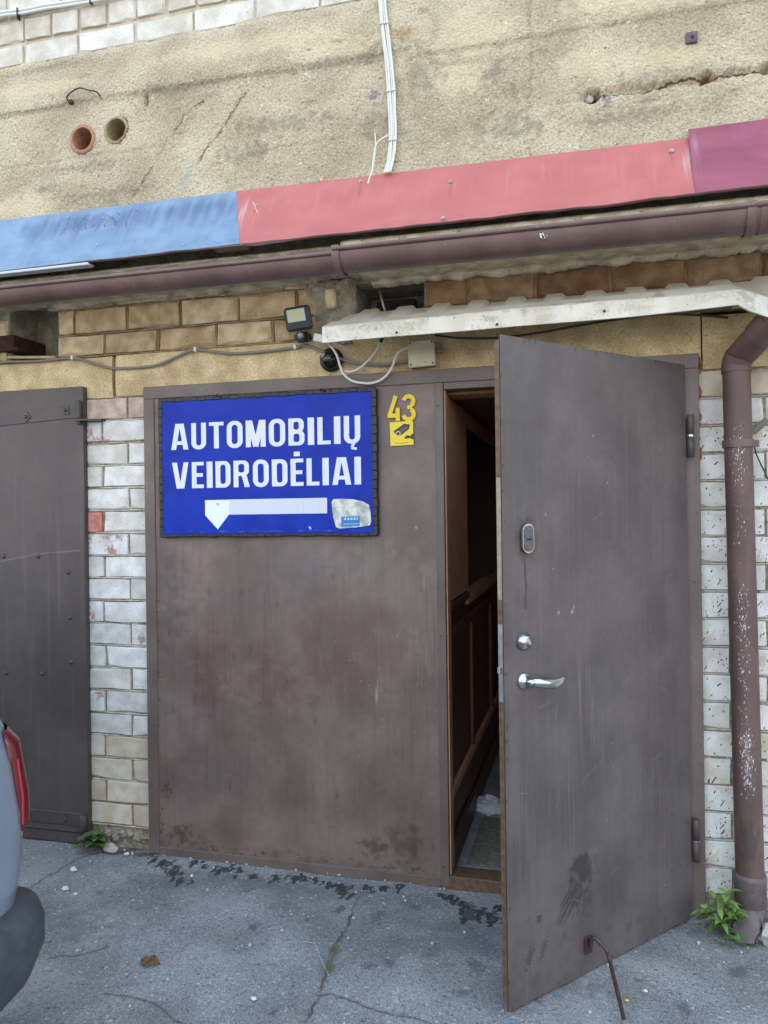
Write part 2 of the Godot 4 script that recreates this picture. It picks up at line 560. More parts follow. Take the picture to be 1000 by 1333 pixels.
	M.dark_wood = mat(grain(78, 512, srgb(96, 64, 52), srgb(120, 82, 66), 0.01, 0.1, 0.2), Color.WHITE, 0.5, 0.6)
	M.tan_board = mat(grain(79, 512, srgb(190, 146, 112), srgb(210, 166, 130), 0.01, 0.1, 0.1), Color.WHITE, 0.6, 0.6)

# ---------------------------------------------------------------- ground
func ground() -> void:
	var st := new_st()
	st.set_smooth_group(-1)
	quad(st, Vector3(-400, -0.03, -400), Vector3(400, -0.03, -400), Vector3(400, -0.03, 400), Vector3(-400, -0.03, 400), Vector3.UP)
	struct(st, "far_ground", mat(grain(101, 1024, srgb(118, 117, 115), srgb(146, 145, 142), 0.006, 0.2, 0.3, 800, 800), Color.WHITE, 0.92, 2.0))
	var S := 2048
	var k := S / 4.0
	var p := Pic.new(S, S, 102)
	p.base(srgb(116, 117, 118), srgb(148, 149, 149), Pic.noise(103, 0.005, 6, S, S), Pic.noise(104, 0.30, 3, S, S), 0.75, Pic.noise(105, 0.09, 4, S, S), 0.26)
	var U := func(x: float, z: float) -> Vector2: return Vector2((x + 0.9) * k, (z + 0.1) * k)
	# paler worn areas and darker damp ones
	for q in [[0.14, 0.9, 0.2, 0.12], [0.2, 0.56, 0.16, 0.08], [0.7, 0.7, 0.2, 0.1], [1.83, 0.66, 0.24, 0.16], [2.04, 0.41, 0.2, 0.1], [2.3, 0.2, 0.14, 0.09], [1.2, 0.95, 0.3, 0.1], [-0.35, 0.3, 0.18, 0.2], [0.45, 0.35, 0.2, 0.08]]:
		var c: Vector2 = U.call(q[0], q[1])
		p.blob(c.x, c.y, q[2] * k, q[3] * k, p.rg.randf() * 0.6, srgb(168, 167, 163), 0.26, 0.9, 0.9)
	for q in [[0.05, 0.6, 0.25, 0.12], [0.7, 0.16, 0.8, 0.09], [1.35, 0.4, 0.25, 0.2], [2.1, 0.12, 0.3, 0.06], [0.2, 0.25, 0.2, 0.07], [1.75, 0.55, 0.2, 0.07], [0.3, 1.2, 0.4, 0.2]]:
		var c: Vector2 = U.call(q[0], q[1])
		p.blob(c.x, c.y, q[2] * k, q[3] * k, 0.0, srgb(88, 88, 89), 0.4, 0.9, 0.9)
	p.specks(10000, 0, 0, S, 900, 0.6, 2.6, srgb(188, 187, 184), 0.45, 0.3)
	p.specks(12000, 0, 0, S, 900, 0.6, 2.6, srgb(76, 75, 74), 0.5, 0.3)
	p.specks(260, 0, 0, S, 700, 1.5, 4.5, srgb(170, 168, 162), 0.55)
	# gum and oil spots
	for q in [[0.697, 0.339, 12], [0.798, 0.315, 9], [0.69, 0.472, 15], [0.862, 0.389, 8], [0.937, 0.883, 9], [1.154, 0.6, 16], [1.207, 0.565, 14], [1.332, 0.49, 14], [1.49, 0.519, 22], [1.693, 0.652, 12], [1.464, 0.669, 15], [0.422, 0.562, 8], [2.297, 0.355, 24], [1.218, 0.21, 14], [2.11, 0.588, 16], [1.99, 0.48, 9], [0.3, 0.4, 9], [0.95, 0.28, 16], [1.1, 0.3, 20], [0.55, 0.24, 14], [1.6, 0.42, 10], [2.36, 0.45, 12], [0.0, 0.38, 10]]:
		var c: Vector2 = U.call(q[0], q[1])
		p.blob(c.x, c.y, q[2] * p.rg.randf_range(1.0, 1.6), q[2] * 0.8, p.rg.randf() * 3.0, srgb(78, 76, 75), p.rg.randf_range(0.35, 0.7), 0.8, 0.8)
	# tar run out along the gate's foot
	var tar := srgb(58, 57, 58)
	for q in [[0.067, 0.076], [0.1, 0.11], [0.13, 0.09], [0.176, 0.137], [0.22, 0.18], [0.258, 0.221], [0.257, 0.061], [0.332, 0.101], [0.38, 0.064], [0.42, 0.08], [0.501, 0.13], [0.622, 0.102], [0.7, 0.085], [0.744, 0.074], [0.8, 0.09], [0.855, 0.113], [0.9, 0.12], [0.919, 0.162], [0.982, 0.115], [1.03, 0.09], [1.1, 0.08], [1.314, 0.099], [1.35, 0.11], [1.394, 0.14], [1.42, 0.18], [1.451, 0.238], [1.501, 0.199], [1.54, 0.15]]:
		var c: Vector2 = U.call(q[0], q[1])
		for j in 5:
			var a: Vector2 = c + Vector2(p.rg.randf_range(-26, 26), p.rg.randf_range(-16, 6))
			p.blob(a.x, a.y, p.rg.randf_range(4, 12), p.rg.randf_range(3, 6), p.rg.randf_range(-0.5, 0.5), tar, 0.8, 0.9, 0.5)
			var l := p.rg.randf_range(6, 26)
			p.line([a, a + Vector2(p.rg.randf_range(-5, 5), l * 0.5), a + Vector2(p.rg.randf_range(-7, 7), l)], p.rg.randf_range(4, 8), tar, 0.75, 1.5)
	for q in [[1.42, 0.2, 22, 34], [1.5, 0.21, 12, 26], [1.39, 0.14, 20, 12], [0.9, 0.14, 9, 16], [0.74, 0.1, 14, 6], [0.2, 0.17, 22, 7]]:
		var c: Vector2 = U.call(q[0], q[1])
		p.blob(c.x, c.y, q[2], q[3], 0.0, tar, 0.75, 0.9, 0.5)
	# the joint and the cracks
	var joint := [[0.99, 0.08], [1.0, 0.17], [1.003, 0.3], [1.003, 0.42], [1.018, 0.55], [1.025, 0.652], [1.043, 0.809], [1.05, 0.925], [1.06, 1.3], [1.1, 2.2]]
	var jp := []
	for q in joint:
		jp.append(U.call(q[0], q[1]))
	p.line(jp, 18.0, srgb(104, 100, 94), 0.07, 9.0)
	p.line(jp, 5.0, srgb(92, 89, 84), 0.3, 5.0)
	for z in jp.size() - 1:
		if z % 3 != 1:
			p.line([jp[z], jp[z].lerp(jp[z + 1], 0.6)], 3.5, srgb(66, 64, 61), 0.6, 3.0)
	var cr := [[[1.03, 0.774], [1.09, 0.77], [1.156, 0.782], [1.2, 0.80], [1.259, 0.812], [1.34, 0.81], [1.424, 0.835], [1.6, 0.93]], [[0.4, 0.93], [0.516, 0.925], [0.57, 0.93], [0.625, 0.955], [0.67, 0.985], [0.712, 0.997], [0.825, 0.98], [1.04, 1.02]], [[-0.3, 0.47], [-0.29, 0.3], [-0.29, 0.138], [-0.2, 0.02]], [[0.1, 0.8], [0.2, 0.76], [0.26, 0.7]]]
	for c in cr:
		var q := []
		for v in c:
			q.append(U.call(v[0], v[1]))
		p.line(q, 9.0, srgb(92, 90, 86), 0.12, 4.0)
		p.line(q, 2.4, srgb(68, 66, 63), 0.5, 4.0)
	for q in [[1.015, 0.54, 12, 20], [1.035, 0.65, 10, 16], [1.02, 0.6, 8, 30]]:
		var c: Vector2 = U.call(q[0], q[1])
		p.blob(c.x, c.y, q[2], q[3], 0.0, srgb(96, 96, 62), 0.5, 0.9, 0.8)
	# soil against the wall's foot
	for i in 26:
		var c: Vector2 = U.call(p.rg.randf_range(-0.33, 0.0), p.rg.randf_range(-0.06, 0.05))
		p.blob(c.x, c.y, 24, 12, 0.0, srgb(78, 68, 54), 0.5, 0.9, 0.7)
	for i in 26:
		var c: Vector2 = U.call(p.rg.randf_range(2.22, 2.7), p.rg.randf_range(0.0, 0.2))
		p.blob(c.x, c.y, 22, 12, 0.0, srgb(74, 66, 54), 0.45, 0.9, 0.7)
	var g := new_st()
	g.set_smooth_group(0)
	var n := FastNoiseLite.new()
	n.seed = 9
	n.frequency = 1.7
	n.fractal_octaves = 3
	var H := func(x: float, z: float) -> float:
		var y := n.get_noise_2d(x, z) * 0.008 - 0.006
		for i in joint.size() - 1:
			var dd := Geometry2D.get_closest_point_to_segment(Vector2(x, z), Vector2(joint[i][0], joint[i][1]), Vector2(joint[i + 1][0], joint[i + 1][1])).distance_to(Vector2(x, z))
			if dd < 0.02:
				y -= 0.004 * (1.0 - dd / 0.02)
				break
		return y
	var N := 130
	var hs := []
	for j in N + 1:
		var row := PackedFloat32Array()
		for i in N + 1:
			row.append(H.call(-0.9 + 4.0 * i / N, -0.1 + 4.0 * j / N))
		hs.append(row)
	for j in N:
		for i in N:
			var c := []
			var uv := PackedVector2Array()
			for e in [[0, 0], [1, 0], [1, 1], [0, 1]]:
				var u := Vector2(float(i + e[0]) / N, float(j + e[1]) / N)
				uv.append(u)
				c.append(Vector3(-0.9 + 4.0 * u.x, hs[j + e[1]][i + e[0]], -0.1 + 4.0 * u.y))
			quad(g, c[0], c[1], c[2], c[3], Vector3.UP, uv)
	var m := mat(p.tex(), Color.WHITE, 0.9)
	m.heightmap_enabled = true
	m.heightmap_texture = ImageTexture.create_from_image(Image.create_from_data(S, S, false, Image.FORMAT_L8, Pic.noise(108, 0.22, 3, S, S)))
	m.heightmap_scale = 0.25
	m.texture_repeat = false
	struct(g, "asphalt_yard", m)

# ---------------------------------------------------------------- building
var house: Node3D

func building() -> void:
	house = thing("garage_building", "brick and concrete garage building with white brick pier and stained concrete upper wall", "building", Vector3.ZERO)
	# solid core: the mortar bed that the bricks sit in
	var st := new_st()
	var zb := -0.3
	var zf := -0.014
	for b in [[-6, -0.3, 1.24, 2.0], [2.3, -0.3, 7, 1.967], [1.24, 1.96, 2.3, 2.0], [-6, 2.178, -0.721, 2.46], [-0.456, 2.178, 0.954, 2.46], [1.239, 2.178, 7, 2.46], [0.954, 2.178, 1.239, 2.255], [0.954, 2.395, 1.239, 2.46], [-0.721, 2.178, -0.456, 2.185]]:
		box(st, Vector3(b[0], b[1], zb), Vector3(b[2], b[3], zf))
	box(st, Vector3(-0.721, 2.185, zb), Vector3(-0.456, 2.46, -0.2))
	box(st, Vector3(0.954, 2.255, zb), Vector3(1.239, 2.39, -0.24))
	put(st, "mortar_bed", M.mortar, house)
	st = new_st()
	box(st, Vector3(-6, 2.46, zb), Vector3(7, 3.36, -0.02))
	box(st, Vector3(-6, 3.36, zb), Vector3(7, 7.0, 0.238))
	put(st, "upper_core", M.slab, house)
	st = new_st()
	box(st, Vector3(-6, 7.0, -6.3), Vector3(7, 7.2, 0.26))
	put(st, "roof", M.dark, house)
	st = new_st()
	box(st, Vector3(-6, -0.3, -6.3), Vector3(7, 7.0, -6.0))
	box(st, Vector3(-6.3, -0.3, -6.3), Vector3(-6, 7.0, 0.238))
	box(st, Vector3(7, -0.3, -6.3), Vector3(7.3, 7.0, 0.238))
	put(st, "outer_wall", M.mortar, house)
	lower_bricks()
	upper_bricks()
	concrete_band()

func lower_bricks() -> void:
	var pier := one_box(Vector3(-0.42, -0.2, -0.05), Vector3(0.1, 1.985, -0.012), 0.0, "brick_pier", M.grey_mortar, house)
	joint_beads(pier, -0.41, 0.04, 1.9827, 19)
	for k in 20:
		var y1 := 1.9827 - 0.1 * k + rng.randf_range(-0.002, 0.002)
		var y0 := y1 - 0.088
		var a := k % 2 == 0
		var cut := -0.105 if a else -0.235
		cut += rng.randf_range(-0.006, 0.006)
		for s in 2:
			var m: Material
			if k >= 15:
				m = M.pale[s] if k < 16 else M.pale[(k + s) % 2]
			elif k == 0:
				m = M.pink
			elif k == 1:
				m = M.red_worn_1
			elif s == 0 and k == 5:
				m = M.red
			elif (s == 0 and k in [6, 9, 13]) or (s == 1 and k in [9, 10]):
				m = M.red_worn_1 if k in [6, 9] else M.red_worn_0
			else:
				m = M.white[(k * 2 + s * 5 + k / 3) % 3]
			if y0 > 0.06:
				brick(-0.4 if s == 0 else cut + 0.011, cut if s == 0 else 0.06, y0, y1, 0.0, m, pier, 0.0035)
	# right of the door frame and behind the downpipe
	var rw := one_box(Vector3(2.245, -0.3, -0.05), Vector3(3.6, 1.96, -0.010), 0.0, "brick_jamb", M.grey_mortar, house)
	joint_beads(rw, 2.25, 3.5, 1.9562, 18)
	for k in 19:
		var y1 := 1.9562 - 0.1 * k + rng.randf_range(-0.002, 0.002)
		var y0 := y1 - 0.0885
		var x := 2.22 - (0.0 if k % 2 else 0.125)
		var first := true
		while x < 3.55:
			var x1 := x + 0.255
			if x1 > 2.27:
				var m: Material = M["spatter_%d" % ((k + int(x * 7)) % 2)]
				if k < 2:
					m = M.pale[1] if k == 0 else M.red_worn_0
				elif x > 2.7:
					m = M.white[k % 3]
				elif k >= 13 and k < 15:
					m = M.spatter_1
				brick(maxf(x, 2.2), x1 - 0.008, y0, y1, 0.0, m, rw, 0.0035)
			x = x1
	# the lintels
	var lin := new_st()
	lintel_piece(lin, -6.0, -0.175, 1.99, 2.172)
	put(lin, "lintel", M.lintel, house)
	lin = new_st()
	lintel_piece(lin, -0.158, 2.262, 1.992, 2.174)
	put(lin, "lintel", M.lintel, house)
	lin = new_st()
	lintel_piece(lin, 2.268, 7.0, 1.967, 2.16)
	put(lin, "lintel", M.lintel, house)
	# two courses of sand coloured brick under the eave
	var up := one_box(Vector3(-0.45, 2.176, -0.03), Vector3(0.8, 2.40, -0.013), 0.0, "brick_course", M.mortar_sand, house)
	var r1 := [-0.456, -0.365, -0.098, 0.166, 0.437, 0.70, 0.93]
	var r2 := [-0.456, -0.212, 0.052, 0.332, 0.593, 0.80]
	for i in r1.size() - 1:
		brick(r1[i] + 0.007, r1[i + 1] - 0.007, 2.286, 2.388, 0.0, M.sand[i % 3], up, 0.005)
		brick(r1[i] - 0.05, r1[i + 1] - 0.07, 2.398, 2.46, 0.0, M.sand[(i + 1) % 3], up, 0.005)
	for i in r2.size() - 1:
		brick(r2[i] + 0.007, r2[i + 1] - 0.007, 2.186, 2.272, 0.0, M.sand[(i * 2) % 3], up, 0.005)
	# raised beads of the pointing
	var pt := new_st()
	for y in [2.279, 2.179]:
		for i in 12:
			var xa := -0.45 + i * 0.102
			box(pt, Vector3(xa, y - 0.003 + rng.randf_range(-0.001, 0.001), -0.02), Vector3(xa + 0.1015, y + 0.003 + rng.randf_range(-0.001, 0.001), -0.002), 0.002)
	for i in range(1, r1.size() - 1):
		box(pt, Vector3(r1[i] - 0.003, 2.284, -0.02), Vector3(r1[i] + 0.003, 2.376, -0.003), 0.002)
	for i in range(1, r2.size() - 1):
		box(pt, Vector3(r2[i] - 0.003, 2.184, -0.02), Vector3(r2[i] + 0.003, 2.274, -0.003), 0.002)
	put(pt, "pointing", M.mortar_sand, up)
	var ur := one_box(Vector3(1.245, 2.176, -0.03), Vector3(3.0, 2.45, -0.013), 0.0, "brick_course", M.mortar_sand, house)
	var r3 := [1.243, 1.412, 1.675, 1.949, 2.215, 2.47, 2.73, 2.99]
	for i in r3.size() - 1:
		brick(r3[i] + 0.006, r3[i + 1] - 0.006, 2.274, 2.372, 0.0, M.dark_sand[(i * 2 + 1) % 3], ur, 0.005)
		brick(r3[i] - 0.1, r3[i + 1] - 0.112, 2.178, 2.263, 0.0, M.dark_sand[(i * 2) % 3], ur, 0.005)
	# wall above and left of the neighbour's gate: sand bricks further out
	for i in 5:
		brick(-0.985 - i * 0.265, -0.73 - i * 0.265, 2.286, 2.376, 0.0, M.sand[i % 3], up, 0.005)
		brick(-0.985 - i * 0.265, -0.73 - i * 0.265, 2.186, 2.272, 0.0, M.sand[(i + 1) % 3], up, 0.005)
	# lumps of mortar slapped on beside the hole, with a broken brick stuck in it
	var lump := new_st()
	var n := FastNoiseLite.new()
	n.seed = 71
	n.frequency = 14.0
	n.fractal_octaves = 4
	var rows := []
	for j in 15:
		var row := []
		for i in 15:
			var u := i / 14.0
			var v := j / 14.0
			var x := lerpf(0.735, 0.956, u)
			var y := lerpf(2.15, 2.41, v)
			var e := clampf(minf(minf(u + v * 0.35 - 0.2, (1.0 - u) * 4.0), v * 2.4 + u - 0.55) * 3.0, 0.0, 1.0)
			row.append(Vector3(x + n.get_noise_2d(y * 3.0, 2.0) * 0.012, y, -0.02 + e * (0.04 + n.get_noise_2d(x, y) * 0.03)))
		rows.append(row)
	sheet(lump, rows, Vector3(0, 0, -0.01), true)
	put(lump, "mortar_patch", M.grey_mortar, house)
	var fr := new_st()
	box(fr, Vector3(-0.022, -0.038, -0.03), Vector3(0.022, 0.038, 0.02), 0.008, Transform3D(Basis.from_euler(Vector3(0.1, 0.15, 0.06)), Vector3(0.868, 2.325, 0.05)))
	put(fr, "brick_fragment", M.sand[0], house)
	# what is left in the two holes
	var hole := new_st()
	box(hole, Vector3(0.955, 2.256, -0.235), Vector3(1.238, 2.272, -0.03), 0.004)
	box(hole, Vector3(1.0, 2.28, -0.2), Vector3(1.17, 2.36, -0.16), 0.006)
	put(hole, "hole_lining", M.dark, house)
	var strap := new_st()
	tube(strap, [Vector3(1.035, 2.38, -0.08), Vector3(1.05, 2.35, -0.05), Vector3(1.06, 2.31, -0.05), Vector3(1.068, 2.27, -0.07)], 0.006, 6)
	put(strap, "metal_strap", M.steel, house)
	var stub := new_st()
	box(stub, Vector3(-0.8, 2.235, -0.2), Vector3(-0.675, 2.30, 0.02), 0.004)
	box(stub, Vector3(-0.8, 2.225, -0.2), Vector3(-0.64, 2.238, 0.035), 0.003)
	put(stub, "rusty_beam_stub", mat(grain(121, 128, srgb(44, 26, 22), srgb(74, 42, 34), 0.05, 0.2, 0.3), Color.WHITE, 0.9, 0.2), house)
	var plank := new_st()
	box(plank, Vector3(-0.13, -0.006, -0.12), Vector3(0.13, 0.006, 0.03), 0.003, Transform3D(Basis.from_euler(Vector3(0.05, 0, -0.06)), Vector3(-0.6, 2.197, -0.03)))
	put(plank, "niche_board", M.lintel, house)
	# rubble under the pier
	for i in 9:
		var x := -0.3 + i * 0.036
		rock(Vector3(x, 0.035 + rng.randf() * 0.02, -0.012), Vector3(0.022, 0.016, 0.02) * rng.randf_range(0.7, 1.2), "footing_stone", M.grey_mortar, house)

func joint_beads(parent: Node, x0: float, x1: float, top: float, n: int) -> void:
	var st := new_st()
	for k in n:
		var y := top - 0.1 * (k + 1) + 0.006
		var x := x0
		while x < x1:
			var w := rng.randf_range(0.05, 0.11)
			if rng.randf() < 0.88:
				box(st, Vector3(x, y - 0.004 + rng.randf_range(-0.001, 0.001), -0.02), Vector3(minf(x1, x + w), y + 0.003 + rng.randf_range(-0.001, 0.001), -0.0015 - rng.randf() * 0.003), 0.002)
			x += w
	put(st, "pointing", M.pier_mortar, parent)

func lintel_piece(st: SurfaceTool, x0: float, x1: float, y0: float, y1: float) -> void:
	var n := FastNoiseLite.new()
	n.seed = 17
	n.frequency = 6.0
	var nc := mini(80, int((x1 - x0) / 0.04) + 2)
	var rows := []
	for j in 6:
		var row := []
		for i in nc:
			var x := lerpf(x0, x1, float(i) / (nc - 1))
			var y := lerpf(y0, y1, j / 5.0)
			if j == 0:
				y += n.get_noise_2d(x * 2.0, 5.0) * 0.006
			row.append(Vector3(x, y, n.get_noise_2d(x, y) * 0.003 - (0.004 if j == 0 or j == 5 else 0.0)))
		rows.append(row)
	sheet(st, rows, Vector3(0, 0, -0.28), true)

func upper_bricks() -> void:
	var wall := one_box(Vector3(-1.6, 3.365, 0.2), Vector3(2.9, 4.2, 0.2405), 0.0, "white_brick_wall", M.pale[1], house)
	var x := -1.465
	while x < 2.8:
		brick(x + 0.006, x + 0.258, 3.369 + rng.randf_range(-0.003, 0.003), 3.449, 0.25, M.upper[rng.randi() % 2], wall, 0.003)
		x += 0.2635
	var y := 3.468
	for r in 6:
		x = -1.475 + (0.0 if r % 2 == 0 else -0.07)
		var st := 0.1335 if r % 2 == 0 else 0.2635
		while x < 2.8:
			brick(x + 0.007, x + st - 0.007, y + rng.randf_range(-0.002, 0.002), y + 0.086, 0.25, M.upper[mini(2, rng.randi() % 4)], wall, 0.004)
			x += st
		y += 0.11

func concrete_band() -> void:
	# paint: x -0.75 .. 2.65, y 2.6 .. 3.4
	var W := 2048
	var Hh := 512
	var kx := W / 3.4
	var ky := Hh / 0.8
	var p := Pic.new(W, Hh, 131)
	p.base(srgb(162, 147, 121), srgb(194, 180, 152), Pic.noise(132, 0.005, 6, W, Hh), Pic.noise(133, 0.35, 3, W, Hh), 0.34, Pic.noise(134, 0.13, 4, W, Hh), 0.27)
	var U := func(x: float, y: float) -> Vector2: return Vector2((x + 0.75) * kx, (3.4 - y) * ky)
	var grey := srgb(106, 98, 82)
	# smooth pale bay above the ledge, rough below
	p.specks(11000, 0, 120, W, Hh, 0.6, 2.6, srgb(122, 108, 84), 0.45, 0.25)
	p.specks(2600, 0, 120, W, Hh, 0.6, 3.2, srgb(216, 204, 176), 0.4, 0.25)
	p.specks(500, 0, 0, W, 150, 0.5, 2.0, srgb(130, 118, 92), 0.5)
	for q in [[0.6, 3.27, 0.5, 0.05], [1.0, 3.2, 0.25, 0.05], [1.45, 3.18, 0.2, 0.12], [2.1, 3.2, 0.4, 0.07], [1.85, 3.0, 0.12, 0.07], [2.1, 2.98, 0.2, 0.06], [1.42, 3.03, 0.14, 0.09], [-0.3, 3.25, 0.3, 0.04], [-0.45, 2.78, 0.2, 0.06]]:
		var c: Vector2 = U.call(q[0], q[1])
		p.blob(c.x, c.y, q[2] * kx, q[3] * ky, 0.02, srgb(212, 196, 160), 0.5, 0.5, 0.6)
	for q in [[0.35, 3.155, 0.42, 0.022], [0.95, 3.15, 0.38, 0.028], [1.12, 3.17, 0.1, 0.06], [-0.35, 3.16, 0.35, 0.014], [-0.3, 3.33, 0.3, 0.022], [1.55, 3.02, 0.07, 0.05], [1.62, 2.95, 0.05, 0.05], [1.3, 3.05, 0.1, 0.12], [1.15, 2.9, 0.12, 0.1], [0.75, 2.95, 0.3, 0.05], [1.6, 2.82, 0.2, 0.08], [-0.1, 2.9, 0.25, 0.03], [0.0, 2.78, 0.3, 0.03], [2.0, 2.8, 0.3, 0.04], [0.6, 2.86, 0.2, 0.05]]:
		var c: Vector2 = U.call(q[0], q[1])
		p.blob(c.x, c.y, q[2] * kx, q[3] * ky, 0.0, grey, 0.38, 1.0, 1.0)
	# marks of the shuttering: long ledges and one upright seam
	for q in [[[-0.75, 3.168], [-0.28, 3.171], [0.15, 3.165], [0.54, 3.158], [1.15, 3.132]], [[1.3, 3.128], [1.68, 3.122], [2.33, 3.123], [2.65, 3.12]], [[1.68, 3.4], [1.683, 3.1], [1.68, 2.9], [1.677, 2.6]], [[0.5, 2.86], [0.9, 2.87], [1.12, 2.86]], [[-0.7, 2.93], [-0.2, 2.95], [0.3, 2.94]]]:
		var pts := []
		for v in q:
			pts.append(U.call(v[0], v[1]))
		p.line(pts, 9.0, grey, 0.06, 7.0)
		for z in pts.size() - 1:
			for e in 7:
				if p.rg.randf() < 0.5:
					var ua: Vector2 = pts[z].lerp(pts[z + 1], e / 7.0)
					p.line([ua, pts[z].lerp(pts[z + 1], (e + p.rg.randf_range(0.4, 1.0)) / 7.0)], 2.0, srgb(104, 94, 76), 0.22, 3.0)
	# slanting scars
	for q in [[[0.419, 3.093], [0.37, 3.07], [0.334, 3.045], [0.27, 2.97], [0.22, 2.896]], [[0.599, 3.096], [0.55, 3.04], [0.5, 2.976], [0.44, 2.91], [0.382, 2.841]], [[0.19, 2.86], [0.12, 2.78], [0.08, 2.73]]]:
		var pts := []
		for v in q:
			pts.append(U.call(v[0], v[1]))
		p.line(pts, 7.0, srgb(112, 92, 66), 0.10, 4.0)
		for z in pts.size() - 1:
			if z % 2 == 0 or p.rg.randf() < 0.5:
				p.line([pts[z], pts[z].lerp(pts[z + 1], p.rg.randf_range(0.5, 0.9))], 3.0, srgb(84, 70, 56), 0.4, 2.5)
	var sp: Vector2 = U.call(0.335, 2.795)
	p.blob(sp.x, sp.y, 0.022 * kx, 0.075 * ky, 0.55, srgb(158, 160, 158), 0.75, 0.8, 0.7)
	# crack with its holes
	var crk := []
	for v in [[1.87, 2.893], [1.95, 2.885], [2.0, 2.878], [2.06, 2.88], [2.13, 2.892], [2.2, 2.90], [2.26, 2.89], [2.34, 2.893], [2.43, 2.893], [2.65, 2.9]]:
		crk.append(U.call(v[0], v[1]))
	p.line(crk, 3.4, srgb(70, 60, 48), 0.8, 3.0)
	for q in [[1.905, 2.887, 0.03, 0.014, srgb(72, 60, 46)], [0.166, 3.128, 0.011, 0.024, srgb(64, 54, 44)], [1.3, 3.283, 0.03, 0.014, srgb(150, 112, 76)], [1.58, 3.06, 0.02, 0.012, srgb(156, 118, 84)], [1.72, 3.07, 0.03, 0.012, srgb(158, 122, 88)], [0.317, 2.98, 0.025, 0.014, srgb(140, 104, 66)], [0.976, 3.226, 0.04, 0.01, srgb(146, 112, 78)], [0.86, 3.215, 0.02, 0.008, srgb(110, 88, 62)], [2.257, 2.894, 0.04, 0.02, srgb(104, 74, 44)], [1.107, 3.005, 0.03, 0.03, srgb(100, 96, 108)], [1.085, 2.925, 0.018, 0.012, srgb(116, 110, 112)], [1.94, 2.86, 0.02, 0.045, srgb(104, 104, 112)], [1.23, 3.21, 0.05, 0.03, srgb(150, 114, 74)]]:
		var c: Vector2 = U.call(q[0], q[1])
		p.blob(c.x, c.y, q[2] * kx, q[3] * ky, 0.1, q[4], 0.65, 0.9, 0.95)
	for i in 40:
		var c: Vector2 = U.call(p.rg.randf_range(-0.7, 2.6), p.rg.randf_range(2.7, 3.35))
		p.blob(c.x, c.y, p.rg.randf_range(8, 50), p.rg.randf_range(5, 20), 0.0, grey if i % 2 else srgb(206, 192, 160), 0.3, 0.9, 0.8)
	var m := mat(p.tex(), Color.WHITE, 0.95)
	m.heightmap_enabled = true
	m.heightmap_texture = ImageTexture.create_from_image(Image.create_from_data(W, Hh, false, Image.FORMAT_L8, Pic.noise(138, 0.16, 2, W, Hh, false, true)))
	m.heightmap_scale = 0.36
	# relief
	var n := FastNoiseLite.new()
	n.seed = 139
	n.frequency = 5.0
	n.fractal_octaves = 5
	var n2 := FastNoiseLite.new()
	n2.seed = 140
	n2.frequency = 45.0
	n2.fractal_octaves = 3
	var seg := func(pp: Vector2, a: Vector2, b: Vector2) -> float: return Geometry2D.get_closest_point_to_segment(pp, a, b).distance_to(pp)
	var Z := func(x: float, y: float) -> float:
		var rough := 1.0 if y < 3.16 else 0.35
		if x > 1.68 and y > 2.9:
			rough = 0.5
		var z := 0.25 + n.get_noise_2d(x, y) * 0.006 + n2.get_noise_2d(x, y) * 0.0045 * rough
		var yl := 3.168 - 0.012 * maxf(0.0, x - 0.2) if x < 1.25 else 3.123
		z += 0.007 * smoothstep(yl - 0.012, yl + 0.006, y)
		if absf(x - 1.68) < 0.012:
			z -= 0.003 * clampf(0.5 + n.get_noise_1d(y * 9.0) * 2.0, 0.0, 1.0)
		if x > 1.85:
			var yc := 2.888 + n.get_noise_1d(x * 8.0) * 0.02
			var dy := absf(y - yc)
			if dy < 0.016:
				z -= 0.022 * (1.0 - dy / 0.016)
		for h in [[1.89, 2.885, 0.032], [2.257, 2.894, 0.026], [2.44, 2.895, 0.022], [0.05, 3.055, 0.03]]:
			var d := Vector2(x - h[0], (y - h[1]) * 1.2).length()
			if d < h[2]:
				z -= 0.07 * (1.0 - d / h[2])
		if absf(x - 0.166) < 0.008 and y > 3.105 and y < 3.152:
			z -= 0.05
		for q in [[Vector2(0.43, 3.1), Vector2(0.21, 2.88)], [Vector2(0.61, 3.1), Vector2(0.37, 2.82)]]:
			var d: float = seg.call(Vector2(x, y), q[0], q[1]) + n2.get_noise_2d(x * 0.5, y * 0.5) * 0.008
			if d < 0.010:
				z -= 0.007 * (1.0 - d / 0.010) * clampf(0.5 + n.get_noise_2d(x * 3.0 + 9.0, y * 3.0) * 2.2, 0.0, 1.0)
		if y > 3.35:
			z -= 0.012 * smoothstep(3.35, 3.375, y + n2.get_noise_2d(x, 1.0) * 0.01)
		return z
	var st := new_st()
	st.set_smooth_group(0)
	var x0 := -0.78
	var x1 := 2.66
	var nx := 400
	var ny := 92
	var y0 := 2.56
	var y1 := 3.378
	var grid := []
	for j in ny + 1:
		var row := PackedVector3Array()
		for i in nx + 1:
			var x := lerpf(x0, x1, float(i) / nx)
			var y := lerpf(y0, y1, float(j) / ny)
			row.append(Vector3(x, y, Z.call(x, y)))
		grid.append(row)
	for j in ny:
		for i in nx:
			var a: Vector3 = grid[j][i]
			var c: Vector3 = grid[j + 1][i + 1]
			var mid := (a + c) * 0.5
			if Vector2(mid.x + 0.129, mid.y - 3.012).length() < 0.054 or Vector2(mid.x - 0.029, mid.y - 3.027).length() < 0.05:
				continue
			var v := [a, grid[j][i + 1], c, grid[j + 1][i]]
			var uv := PackedVector2Array()
			for q in v:
				uv.append(Vector2((q.x + 0.75) / 3.4, (3.4 - q.y) / 0.8))
			quad(st, v[0], v[1], v[2], v[3], Vector3(0, 0, 1), uv)
	put(st, "concrete_band", m, house)
	st = new_st()
